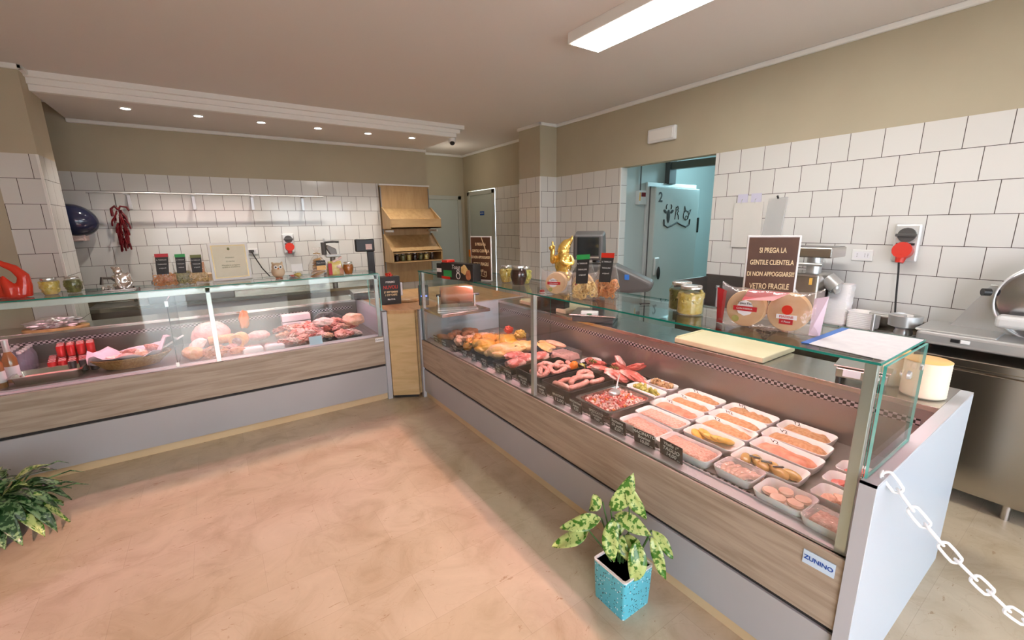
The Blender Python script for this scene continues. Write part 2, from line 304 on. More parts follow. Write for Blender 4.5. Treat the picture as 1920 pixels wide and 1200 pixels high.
# ------------------------------------------------------------------ mesh builder
class MB:
    def __init__(s): s.bm = bmesh.new(); s.mi = 0
    def _tag(s, faces):
        for f in faces: f.material_index = s.mi
    def box(s, x0, x1, y0, y1, z0, z1, mtx=None):
        v = [s.bm.verts.new((x, y, z)) for x in (x0, x1) for y in (y0, y1) for z in (z0, z1)]
        if mtx is not None:
            for a in v: a.co = mtx @ a.co
        fs = [s.bm.faces.new([v[i] for i in q]) for q in ((0, 1, 3, 2), (4, 6, 7, 5), (0, 4, 5, 1), (2, 3, 7, 6), (0, 2, 6, 4), (1, 5, 7, 3))]
        s._tag(fs); return s
    def poly(s, pts):
        f = s.bm.faces.new([s.bm.verts.new(p) for p in pts]); s._tag([f]); return s
    def prism(s, pts, z0, z1, mtx=None):
        """vertical extrusion of an xy polygon"""
        a = [s.bm.verts.new((p[0], p[1], z0)) for p in pts]; b = [s.bm.verts.new((p[0], p[1], z1)) for p in pts]
        if mtx is not None:
            for q in a + b: q.co = mtx @ q.co
        n = len(pts)
        fs = [s.bm.faces.new(a[::-1]), s.bm.faces.new(b)] + [s.bm.faces.new([a[i], a[(i + 1) % n], b[(i + 1) % n], b[i]]) for i in range(n)]
        s._tag(fs); return s
    def lathe(s, prof, seg=24, mtx=None, sx=1, sy=1):
        rings = []
        for r, z in prof:
            if r < 1e-5: rings.append([s.bm.verts.new((0, 0, z))])
            else: rings.append([s.bm.verts.new((r * sx * math.cos(2 * PI * i / seg), r * sy * math.sin(2 * PI * i / seg), z)) for i in range(seg)])
        if mtx is not None:
            for rg in rings:
                for v in rg: v.co = mtx @ v.co
        for a, b in zip(rings, rings[1:]):
            for i in range(seg):
                j = (i + 1) % seg
                if len(a) == 1 and len(b) == 1: continue
                if len(a) == 1: q = [a[0], b[j], b[i]]
                elif len(b) == 1: q = [a[i], a[j], b[0]]
                else: q = [a[i], a[j], b[j], b[i]]
                s._tag([s.bm.faces.new(q)])
        return s
    def cyl(s, p0, p1, r, r1=None, seg=16):
        p0 = Vector(p0); p1 = Vector(p1); d = p1 - p0; L = d.length
        m = Matrix.Translation(p0) @ d.to_track_quat('Z', 'Y').to_matrix().to_4x4()
        r1 = r if r1 is None else r1
        return s.lathe([(0, 0), (r, 0), (r1, L), (0, L)], seg, m)
    def tube(s, pts, r, seg=10, closed=False, caps=True, rs=None):
        pts = [Vector(p) for p in pts]; n = len(pts); rings = []
        up = None
        for i, p in enumerate(pts):
            if closed: d = pts[(i + 1) % n] - pts[i - 1]
            else: d = pts[min(i + 1, n - 1)] - pts[max(i - 1, 0)]
            d.normalize()
            if up is None: up = Vector((0, 0, 1)) if abs(d.z) < .9 else Vector((1, 0, 0))
            sd = d.cross(up); sd.normalize(); up = sd.cross(d); up.normalize()
            rr = rs[i] if rs else r
            rings.append([s.bm.verts.new(p + sd * rr * math.cos(2 * PI * k / seg) + up * rr * math.sin(2 * PI * k / seg)) for k in range(seg)])
        m = n if closed else n - 1
        for i in range(m):
            a, b = rings[i], rings[(i + 1) % n]
            for k in range(seg): s._tag([s.bm.faces.new([a[k], a[(k + 1) % seg], b[(k + 1) % seg], b[k]])])
        if caps and not closed:
            s._tag([s.bm.faces.new(rings[0][::-1]), s.bm.faces.new(rings[-1])])
        return s
    def sausage(s, pts, r, seg=10):
        pts = [Vector(p) for p in pts]
        # smooth resample
        q = []
        for i in range(len(pts) - 1):
            p0, p1, p2, p3 = pts[max(i - 1, 0)], pts[i], pts[i + 1], pts[min(i + 2, len(pts) - 1)]
            for k in range(5):
                t = k / 5
                q.append(.5 * ((2 * p1) + (p2 - p0) * t + (2 * p0 - 5 * p1 + 4 * p2 - p3) * t * t + (3 * p1 - p0 - 3 * p2 + p3) * t ** 3))
        q.append(pts[-1])
        d0 = (q[0] - q[1]).normalized(); d1 = (q[-1] - q[-2]).normalized()
        full = [q[0] + d0 * r * .9, q[0] + d0 * r * .6] + q + [q[-1] + d1 * r * .6, q[-1] + d1 * r * .9]
        rs = [r * .3, r * .78] + [r * (1 + .06 * math.sin(i * 1.7)) for i in range(len(q))] + [r * .78, r * .3]
        return s.tube(full, r, seg, rs=rs)
    def lump(s, c, r, rot=(0, 0, 0), amp=.15, seed=0, sub=3, freq=1.6, flat=0):
        res = bmesh.ops.create_icosphere(s.bm, subdivisions=sub, radius=1)
        m = Euler(rot).to_matrix()
        off = Vector((seed * 7.3, seed * 3.1, seed * 5.7))
        for v in res['verts']:
            n = v.co.normalized()
            k = 1 + amp * noise.fractal(n * freq + off, 1, 2, 3)
            p = Vector((n.x * r[0] * k, n.y * r[1] * k, n.z * r[2] * k))
            if flat and p.z < -r[2] * flat: p.z = -r[2] * flat
            v.co = Vector(c) + m @ p
        fs = set()
        for v in res['verts']: fs.update(v.link_faces)
        s._tag(fs); return s
    def ring(s, c, R_, r, nrm=(0, 0, 1), seg=12, sg2=6, sx=1, sy=1):
        q = Vector(nrm).to_track_quat('Z', 'Y').to_matrix()
        pts = [Vector(c) + q @ Vector((R_ * sx * math.cos(2 * PI * i / seg), R_ * sy * math.sin(2 * PI * i / seg), 0)) for i in range(seg)]
        return s.tube(pts, r, sg2, closed=True)
    def build(s, name, m, parent=None, smooth=None, bevel=0, loc=None, rot=None, sharp=40, remesh=0, subsurf=0, seg=2):
        bmesh.ops.recalc_face_normals(s.bm, faces=s.bm.faces)
        me = bpy.data.meshes.new(name); s.bm.to_mesh(me); s.bm.free()
        for x in (m if isinstance(m, (list, tuple)) else [m]): me.materials.append(M[x] if isinstance(x, str) else x)
        o = bpy.data.objects.new(name, me); COL.objects.link(o)
        if parent is not None: o.parent = parent
        if loc is not None: o.location = loc
        if rot is not None: o.rotation_euler = rot
        if smooth:
            for p in me.polygons: p.use_smooth = True
            me.set_sharp_from_angle(angle=R(sharp))
        if remesh:
            md = o.modifiers.new('remesh', 'REMESH'); md.mode = 'VOXEL'; md.voxel_size = remesh; md.use_smooth_shade = True
            ms = o.modifiers.new('smooth', 'SMOOTH'); ms.factor = .5; ms.iterations = 4
        if bevel:
            md = o.modifiers.new('bevel', 'BEVEL'); md.width = bevel; md.segments = seg; md.limit_method = 'ANGLE'
        if subsurf:
            md = o.modifiers.new('sub', 'SUBSURF'); md.levels = subsurf; md.render_levels = subsurf
        return o

def tag(o, label, cat, group=None, kind=None):
    if label: o['label'] = label
    if cat: o['category'] = cat
    if group: o['group'] = group
    if kind: o['kind'] = kind
    return o
def thing(name, label, cat, loc=(0, 0, 0), rotz=0, group=None, rot=None):
    o = bpy.data.objects.new(name, None); o.empty_display_size = .05; COL.objects.link(o)
    o.location = loc; o.rotation_euler = rot if rot else (0, 0, rotz)
    return tag(o, label, cat, group)
def struct(name, mb, m, **k):
    o = mb.build(name, m, **k); o['kind'] = 'structure'; return o
def box(name, m, parent, x0, x1, y0, y1, z0, z1, bevel=0, **k):
    return MB().box(x0, x1, y0, y1, z0, z1).build(name, m, parent, bevel=bevel, **k)
def dup(root, loc, rotz, label=None, group=None):
    r = root.copy(); COL.objects.link(r); r.location = loc; r.rotation_euler = (0, 0, rotz)
    if label: r['label'] = label
    if group: r['group'] = group
    for ch in list(root.children):
        c = ch.copy(); COL.objects.link(c); c.parent = r
        for g in ch.children:
            d = g.copy(); COL.objects.link(d); d.parent = c
    return r
def text(name, s, size, m, parent, loc, rot=(PI / 2, 0, 0), align='CENTER', sx=1, ext=.0004, shear=0, bold=0):
    c = bpy.data.curves.new(name, 'FONT'); c.body = s; c.size = size; c.align_x = align; c.align_y = 'CENTER'; c.extrude = ext; c.shear = shear
    c.space_line = .95; c.offset = bold
    c.materials.append(M[m]); o = bpy.data.objects.new(name, c); COL.objects.link(o)
    o.parent = parent; o.location = loc; o.rotation_euler = rot; o.scale = (sx, 1, 1)
    return o

# ------------------------------------------------------------------ room shell
CZ = 3.0; XW = 4.05; YB = 6.7; TT = 2.335
struct('floor', MB().box(-2.7, 9, -1.7, 8.2, -.05, 0), 'floor')
struct('ceiling', MB().box(-2.7, 9, -1.7, 8.2, CZ, CZ + .05), 'ceil')
# right wall: painted band above, tiles below, doorway y 2.46 .. 3.63
def wall_y(name, x0, x1, y0, y1, z0, z1, m): return struct(name, MB().box(x0, x1, y0, y1, z0, z1), m)
wall_y('wall_right_upper', XW, XW + .11, -1.6, 4.9, TT - .01, CZ, 'beige')
wall_y('wall_right_tiled', XW, XW + .11, -1.6, 2.46, 0, TT - .01, 'tile_right')
wall_y('wall_right_tiled_far', XW, XW + .11, 3.63, 4.9, 0, TT - .01, 'tile_right')
# corner trim of the tiled edges
struct('trim_1', MB().box(XW - .004, XW + .006, 3.622, 3.634, 0, TT - .012), 'trimw')
struct('trim_2', MB().box(3.757, 3.769, 4.783, 4.795, 0, TT - .012), 'trimw')
# pillar
struct('pillar_upper', MB().box(3.765, 4.16, 4.79, 5.27, TT - .01, CZ), 'beige')
struct('pillar_front_tiles', MB().box(3.775, 4.16, 4.79, 5.27, 0, TT - .01), 'tile_pilx')
struct('pillar_side_tiles', MB().box(3.763, 3.775, 4.792, 5.272, 0, TT - .01), 'tile_right')
# recess wall behind pillar with door, passage end wall
wall_y('wall_recess_upper', 4.2, 4.3, 5.2, 7.85, TT - .01, CZ, 'beige')
wall_y('wall_recess_tiled', 4.2, 4.3, 5.2, 6.62, 0, TT - .01, 'tile_right')
wall_y('wall_recess_end', 4.2, 4.3, 7.58, 7.85, 0, TT - .01, 'beige')
struct('wall_passage', MB().box(2.9, 4.3, 7.75, 7.85, 0, CZ), 'beige')
struct('wall_passage_side', MB().box(2.88, 2.97, YB + .1, 7.8, 0, CZ), 'beige')
# back wall
struct('wall_back_upper', MB().box(-2.6, 2.97, YB, YB + .1, TT - .01, CZ), 'beige')
struct('wall_back_tiled', MB().box(-2.6, 2.97, YB, YB + .1, 0, TT - .01), 'tile_back')
# left column with tiles, paint to the left
struct('column_left_upper', MB().box(-1.36, -1.09, 5.35, 5.86, TT - .01, CZ), 'beige')
struct('column_left_tiles', MB().box(-1.35, -1.096, 5.35, 5.86, 0, TT - .01), 'tile_back')
struct('column_left_side_tiles', MB().box(-1.096, -1.09, 5.35, 5.86, 0, TT - .01), 'tile_right')
struct('trim_3', MB().box(-1.102, -1.086, 5.345, 5.357, 0, TT - .012), 'trimw')
struct('wall_left_return', MB().box(-2.6, -1.35, 5.35, 5.45, 0, CZ), 'beige')
struct('wall_left', MB().box(-2.7, -2.6, -1.6, 7.85, 0, CZ), 'beige')
# cornices
struct('cornice_right', MB().box(XW - .035, XW, -1.6, 4.79, CZ - .04, CZ).box(3.73, XW, 4.755, 4.79, CZ - .04, CZ).box(3.73, 3.765, 4.755, 5.27, CZ - .04, CZ), 'trimw', bevel=.008)
struct('cornice_recess', MB().box(4.165, 4.2, 5.2, 7.75, CZ - .04, CZ).box(2.97, 4.2, 7.715, 7.75, CZ - .04, CZ), 'trimw', bevel=.008)
struct('cornice_left', MB().box(-2.6, -1.055, 5.315, 5.35, CZ - .04, CZ).box(-1.09, -1.055, 5.315, 5.5, CZ - .04, CZ), 'trimw', bevel=.008)
# dropped soffit with three stepped fascias
SZ = 2.86
struct('ceiling_soffit', MB().box(-1.09, 2.92, 5.56, YB, SZ, CZ), 'ceil')
struct('cornice_soffit', MB().box(-1.09, 3.01, 5.47, 5.53, CZ - .048, CZ).box(-1.09, 2.965, 5.515, 5.56, CZ - .094, CZ - .048).box(-1.09, 2.92, 5.545, 5.6, SZ - .004, CZ - .094).box(2.92, 3.01, 5.5, YB, CZ - .048, CZ), 'trimw')
struct('cornice_back', MB().box(-1.09, 2.97, YB - .04, YB, SZ - .04, SZ), 'trimw', bevel=.008)
# front (street) wall behind the camera with openings
fw = MB()
fw.box(-2.6, -1.18, -1.7, -1.55, 0, CZ).box(-1.18, 1.12, -1.7, -1.55, 2.35, CZ).box(1.12, 1.5, -1.7, -1.55, 0, CZ).box(1.5, 3.95, -1.7, -1.55, 2.4, CZ).box(3.95, 4.16, -1.7, -1.55, 0, CZ)
struct('wall_front', fw, 'beige')
struct('window_1', MB().box(1.5, 1.56, -1.66, -1.6, 0, 2.4).box(2.7, 2.76, -1.66, -1.6, 0, 2.4).box(3.89, 3.95, -1.66, -1.6, 0, 2.4).box(1.5, 3.95, -1.66, -1.6, 2.34, 2.4), 'alu_light')
# rear cold-store area seen through the doorway
struct('wall_cold_store', MB().box(4.16, 5.02, 3.72, 3.84, 0, CZ), 'cyan')
struct('wall_cold_store_far', MB().box(4.9, 9, 4.55, 4.65, 0, CZ), 'cyan')
struct('wall_cold_store_side', MB().box(8.9, 9, 0, 4.6, 0, CZ), 'cyan')
struct('wall_rear_room', MB().box(4.16, 9, -.1, 0, 0, CZ), 'cyan')

# ------------------------------------------------------------------ doors of the passage
def passage_door(name, along, a0, a1, pos, ztop, m1='doorw'):
    d = bpy.data.objects.new(name, None); COL.objects.link(d); d['kind'] = 'structure'
    f = MB(); l = MB(); fw_ = .075
    if along == 'x':
        f.box(a0, a0 + fw_, pos - .03, pos, 0, ztop).box(a1 - fw_, a1, pos - .03, pos, 0, ztop).box(a0, a1, pos - .03, pos, ztop - fw_, ztop)
        l.box(a0 + fw_, a1 - fw_, pos - .014, pos + .02, 0, ztop - fw_)
    else:
        f.box(pos - .03, pos, a0, a0 + fw_, 0, ztop).box(pos - .03, pos, a1 - fw_, a1, 0, ztop).box(pos - .03, pos, a0, a1, ztop - fw_, ztop)
        l.box(pos - .014, pos + .02, a0 + fw_, a1 - fw_, 0, ztop - fw_)
    f.build('door_frame', 'doorf', d, bevel=.006); l.build('door_leaf', m1, d)
    return d
d1 = passage_door('door_1', 'x', 3.28, 4.12, 7.75, 2.25)
box('name_plate', 'inkblue', d1, 3.50, 3.61, 7.728, 7.736, 1.80, 1.86)
text('lettering', 'PRIVATO', .026, 'chalk', d1, (3.555, 7.727, 1.83))
d2 = passage_door('door_2', 'y', 6.62, 7.58, 4.2, 2.31)
box('name_plate', 'inkblue', d2, 4.178, 4.186, 6.98, 7.12, 1.87, 1.94)
text('lettering', 'BAGNO', .034, 'chalk', d2, (4.177, 7.05, 1.905), (PI / 2, 0, -PI / 2))
box('door_handle', 'alu', d2, 4.12, 4.186, 6.74, 6.76, 1.02, 1.04, bevel=.004)
t = thing('fire_sign', 'small red fire extinguisher sign on the tiles beside the grey pillar', 'sign', (4.19, 5.52, 1.78))
box('plate', 'red', t, -.006, .0, -.06, .06, 0, .17)
MB().box(-.008, -.006, -.02, .02, .03, .11).box(-.008, -.006, -.03, .01, .11, .13).build('pictogram', 'white', t)

# ------------------------------------------------------------------ lights that the room has
t = thing('ceiling_light', 'long white rectangular LED lamp mounted flat on the ceiling', 'ceiling light', (2.4, 1.8, CZ))
MB().box(-.15, .15, -1.3, .75, -.07, 0).build('housing', 'trimw', t, bevel=.003)
MB().box(-.13, .13, -1.28, .73, -.076, -.068).build('diffuser', emit('lamp_glow', (1, .97, .93), 20), t)
SPX = (-.514, .066, .642, 1.237, 1.831, 2.418)
snames = ['nearest the column', 'second from the column', 'third from the column', 'fourth from the column', 'fifth from the column, next to last', 'nearest the security camera']
mg = emit('spot_glow', (1, .95, .9), 25)
first = None
for i, x in enumerate(SPX):
    lab = 'round recessed soffit spotlight, ' + snames[i]
    if first is None:
        first = thing('spotlight', lab, 'spotlight', (x, 5.87, SZ), group='spotlights in the soffit')
        MB().lathe([(.052, 0), (.052, -.006), (.04, -.008), (.038, -.003)], 24).build('bezel', 'trimw', first, smooth=True)
        MB().lathe([(0, -.004), (.038, -.004), (.038, -.002), (0, -.002)], 24).build('lens', mg, first)
    else: dup(first, (x, 5.87, SZ), 0, lab)
    l = bpy.data.lights.new('spot_beam', 'SPOT'); l.energy = 26; l.spot_size = R(110); l.spot_blend = .6; l.color = (1, .9, .8); l.shadow_soft_size = .03
    lo = bpy.data.objects.new('spot_beam', l); lo.location = (x, 5.87, SZ - .015); COL.objects.link(lo)
t = thing('security_camera', 'small white dome security camera hanging from the soffit corner', 'security camera', (2.90, 5.63, SZ))
MB().lathe([(0, 0), (.05, 0), (.052, -.03), (.045, -.06), (.03, -.075), (0, -.08)], 24).build('housing', 'white', t, smooth=True)
MB().lump((-.01, -.02, -.068), (.034, .034, .03), amp=0).build('lens', 'black', t, smooth=True)
t = thing('emergency_light', 'white rectangular emergency light high on the beige right wall', 'emergency light', (XW, 3.07, 2.52))
MB().box(-.045, 0, -.17, .17, 0, .14).build('housing', 'white', t, bevel=.012)
MB().box(-.052, -.044, -.145, .145, .02, .12).build('diffuser', 'emergency', t, bevel=.004)

# ------------------------------------------------------------------ display counters
def counter(name, label, swap, F, u0, u1, zb, zw, gz, post_us, depth_glass, gl_u0=None, gl_u1=None, pan0=True, pan1=True):
    """swap=False: counter runs along x, front faces -y at y=F; swap=True: runs along y, front faces -x at x=F"""
    t = thing(name, label, 'display counter')
    def B(mb, ua, ub, va, vb, za, zb_):
        if swap: mb.box(F + va, F + vb, ua, ub, za, zb_)
        else: mb.box(ua, ub, F + va, F + vb, za, zb_)
        return mb
    def P(nm, m, *e, bevel=0):
        mb = MB()
        for q in e: B(mb, *q)
        return mb.build(nm, m, t, bevel=bevel)
    P('plinth', 'kick', (u0, u1, .02, .05, 0, .075))
    P('lower_panel', 'grey_panel', (u0, u1, 0, .03, .066, zb - .012), bevel=.002)
    P('gap_strip', 'blackgap', (u0, u1, .012, .03, zb - .012, zb + .012))
    P('wood_panel', 'woodw', (u0, u1, -.004, .028, zb + .012, zw), bevel=.002)
    P('rear_body', 'dsteel', (u0, u1, 1.0, 1.22, .06, .875), (u0, u1, .05, 1.0, .06, zw - .06))
    P('front_ledge', 'ledge', (u0, u1, .022, .085, zw - .02, zw + .004), (u0, u1, .085, .09, zw - .03, zw + .012))
    P('vent_grille', 'grille', (u0, u1, .092, .125, zw - .05, zw - .004))
    P('deck', 'deck', (u0, u1, .13, .9, zw - .05, zw - .005))
    P('back_riser', 'deck' if swap else 'dsteel', (u0, u1, .9, .93, zw - .03, .875))
    P('rear_vent', 'grille', (u0 + .05, u1 - .05, .896, .902, .80, .83))
    P('worktop', 'steel', (u0, u1, .90, 1.27, .875, .90), bevel=.002)
    a = gl_u0 if gl_u0 is not None else u0; b = gl_u1 if gl_u1 is not None else u1
    # glass
    def pane(nm, ua, ub, va, vb, za, zb_, thin, edge='gedge', face='glass'):
        mb = MB(); B(mb, ua, ub, va, vb, za, zb_)
        o = mb.build(nm, [face, edge], t)
        ax = {'u': (1 if swap else 0), 'v': (0 if swap else 1), 'z': 2}[thin]
        for p in o.data.polygons:
            p.material_index = 0 if abs(p.normal[ax]) > .9 else 1
        return o
    pane('top_glass', a, b, 0.0, depth_glass, gz - .008, gz, 'z')
    pane('front_glass', a, b, .008, .016, zw, gz - .009, 'v')
    for i, pu in enumerate(post_us):
        P('post', 'alu', (pu - .016, pu + .016, .018, .044, zw, gz - .01), bevel=.002)
        P('shelf_bracket', 'alu', (pu - .01, pu + .01, .03, depth_glass, gz - .028, gz - .009), bevel=.003)
    for s, uu in ((0, u0), (1, u1)):
        if (s == 0 and pan0) or (s == 1 and pan1):
            o0, o1 = (uu - .045, uu) if s == 0 else (uu, uu + .045)
            P('side_panel', 'panel_white', (o0, o1, -.006, 1.25, 0, .895), bevel=.002)
            P('side_edge', 'edge_grey', (o0 + .001, o1 - .001, -.012, -.005, 0, .903), (o0 + .001, o1 - .001, -.012, 1.252, .895, .903))
            g0, g1 = (uu - .012, uu - .004) if s == 0 else (uu + .004, uu + .012)
            pane('end_glass', g0, g1, .012, depth_glass - .02, .905, gz - .01, 'u', 'gedge2', 'glassclear')
    return t, P, pane
rc, P, pane = counter('butcher_display_counter', 'long refrigerated glass meat counter on the right with wood-look front panel', True, 1.58, .385, 3.89, .31, .602, 1.283, (.412, 2.115, 3.86), .45)
P('light_tube', emit('case_glow_r', (1, .45, .48), 44), (.46, 3.84, .40, .425, 1.243, 1.262))
P('light_housing', 'alu', (.42, 3.88, .392, .432, 1.262, 1.273), (.42, 3.88, .392, .396, 1.240, 1.262), (.42, 3.88, .428, .432, 1.240, 1.262))
pane('divider_glass', 3.0, 3.006, .34, .9, .60, 1.06, 'u', 'gedge', 'glassclear')
MB().lathe([(0, 0), (.015, 0), (.012, .008), (0, .01)], 16).build('glass_knob', 'alu', rc, smooth=True, loc=(1.80, .368, 1.205), rot=(PI / 2, 0, 0))
MB().lathe([(0, 0), (.01, 0), (.01, .008), (0, .01)], 16).build('glass_knob', 'alu', rc, smooth=True, loc=(1.93, .368, 1.205), rot=(PI / 2, 0, 0))
lc, P, pane = counter('deli_display_counter', 'refrigerated glass deli counter on the left with wood-look front panel', False, 4.07, -2.4, 1.26, .36, .651, 1.268, (-.075, 1.235), .42, pan0=False)
P('light_tube', emit('case_glow_l', (1, .46, .56), 42), (-2.3, 1.22, .34, .365, 1.225, 1.245))
P('light_housing', 'alu', (-2.35, 1.25, .33, .372, 1.245, 1.258), (-2.35, 1.25, .33, .334, 1.222, 1.245), (-2.35, 1.25, .368, .372, 1.222, 1.245))
P('top_rail', 'alu_light', (-2.4, 1.26, .018, .04, 1.212, 1.255), bevel=.003)
pane('divider_glass', -.345, -.339, .05, .85, .65, 1.17, 'u', 'blackgap', 'glassclear')
P('divider_clip', 'alu', (-.352, -.332, .04, .06, 1.13, 1.17))
P('divider_clip', 'alu', (-.352, -.332, .04, .06, .65, .69))
# maker plates on the wood panels
t = thing('maker_label', 'pale blue sticker with blue letters on the right counter front by its near end', 'sticker', (1.574, .455, .545), -PI / 2)
box('plate', 'skyblue', t, -.048, .048, -.002, .0015, -.026, .026)
text('lettering', 'ZUNINO', .022, 'inkblue', t, (0, -.0026, 0), bold=.0006)
t = thing('maker_label', 'tiny white sticker at the right end of the left counter front', 'sticker', (1.215, 4.064, .625))
box('plate', 'white', t, -.04, .04, -.002, .0015, -.018, .018)
text('lettering', 'ZUNINO', .02, 'ink', t, (0, -.0026, 0))
# corner filler unit
t = thing('corner_cabinet', 'oak corner cabinet with wooden top between the two counters', 'cabinet')
MB().prism([(1.31, 4.055), (1.533, 3.925), (1.56, 3.96), (2.84, 3.96), (2.84, 5.33), (1.31, 5.33)], .03, .872).build('body', 'oak', t)
MB().prism([(1.31, 4.05), (1.533, 3.92), (1.56, 3.94), (2.84, 3.94), (2.84, 5.33), (1.31, 5.33)], .872, .9).build('top', 'oaktop', t)
MB().prism([(1.32, 4.07), (1.53, 3.945), (1.56, 4.0), (1.4, 4.2)], 0, .03).build('plinth', 'blackgap', t)


# ================================================================== food in the right counter
DZ = .598                                      # deck height, right counter
def rrect(hx, hy, r, n=5):
    pts = []
    for cx, cy, a0 in ((hx - r, hy - r, 0), (-hx + r, hy - r, 90), (-hx + r, -hy + r, 180), (hx - r, -hy + r, 270)):
        for k in range(n): a = R(a0 + 90 * k / (n - 1)); pts.append((cx + r * math.cos(a), cy + r * math.sin(a)))
    return pts
def loft(mb, rings):
    vs = [[mb.bm.verts.new((p[0], p[1], z)) for p in pts] for pts, z in rings]
    n = len(vs[0])
    for a, b in zip(vs, vs[1:]):
        for i in range(n): mb._tag([mb.bm.faces.new([a[i], a[(i + 1) % n], b[(i + 1) % n], b[i]])])
    mb._tag([mb.bm.faces.new(vs[0][::-1]), mb.bm.faces.new(vs[-1])])
    return mb
def tray_mesh(hx, hy, h, wall=.006, flare=.014, r=.03):
    mb = MB()
    loft(mb, [(rrect(hx - flare, hy - flare, r * .8), 0), (rrect(hx - flare * .4, hy - flare * .4, r), h * .5), (rrect(hx, hy, r), h),
              (rrect(hx - .002, hy - .002, r), h + .003), (rrect(hx - wall, hy - wall, r * .9), h), (rrect(hx - wall - flare, hy - wall - flare, r * .7), .006)])
    return mb
def foam_tray(x, y, hx, hy, rot, label, h=.042, group='white foam meat trays'):
    o = tray_mesh(hx, hy, h).build('foam_tray', 'foam', smooth=True, sharp=60)
    o.location = (x, y, DZ); o.rotation_euler = (0, 0, rot)
    return tag(o, label, 'tray', group)
def put(o, x, y, z, rot, label, cat, group=None):
    o.location = (x, y, z); o.rotation_euler = (0, 0, rot); return tag(o, label, cat, group)
def slab_mesh(hx, hy, h, seed, amp=.006, n=26):
    """lumpy rounded slab (minced meat)"""
    mb = MB(); g = []
    off = Vector((seed * 3.7, seed * 1.9, 0))
    for i in range(n + 1):
        row = []
        for j in range(n + 1):
            u = -1 + 2 * i / n; v = -1 + 2 * j / n
            e = max(0, 1 - max(abs(u) ** 6, abs(v) ** 6)); e = e ** .35
            edge = 1 + .05 * noise.noise(Vector((u * 2, v * 2, seed)))
            z = h * e + amp * noise.fractal(Vector((u * 6 * hx / .08, v * 6 * hy / .08, 0)) + off, 1, 2, 3) * e
            row.append(mb.bm.verts.new((u * hx * edge, v * hy * edge, max(z, 0))))
        g.append(row)
    for i in range(n):
        for j in range(n): mb.bm.faces.new([g[i][j], g[i + 1][j], g[i + 1][j + 1], g[i][j + 1]])
    return mb
def cutlet_mesh(hx, hy, h, seed):
    """row of overlapping breaded cutlets standing on edge: one wavy folded slab"""
    mb = MB(); g = []
    nu, nv = 10, 30
    for i in range(nu + 1):
        row = []
        u = -1 + 2 * i / nu
        for j in range(nv + 1):
            v = -1 + 2 * j / nv
            w = 1 - .25 * v * v + .1 * noise.noise(Vector((v * 3, seed, 0)))
            z = h * (1 - abs(u) ** 3) * (1 - abs(v) ** 8) * (.8 + .2 * noise.noise(Vector((v * 4, u * 1.2, seed))))
            row.append(mb.bm.verts.new((u * hx * w + .008 * noise.noise(Vector((v * 5, u, seed + 9))), v * hy, max(z, 0) + .002)))
        g.append(row)
    for i in range(nu):
        for j in range(nv): mb.bm.faces.new([g[i][j], g[i + 1][j], g[i + 1][j + 1], g[i][j + 1]])
    return mb
rows = {0: 'front row', 1: 'second row'}
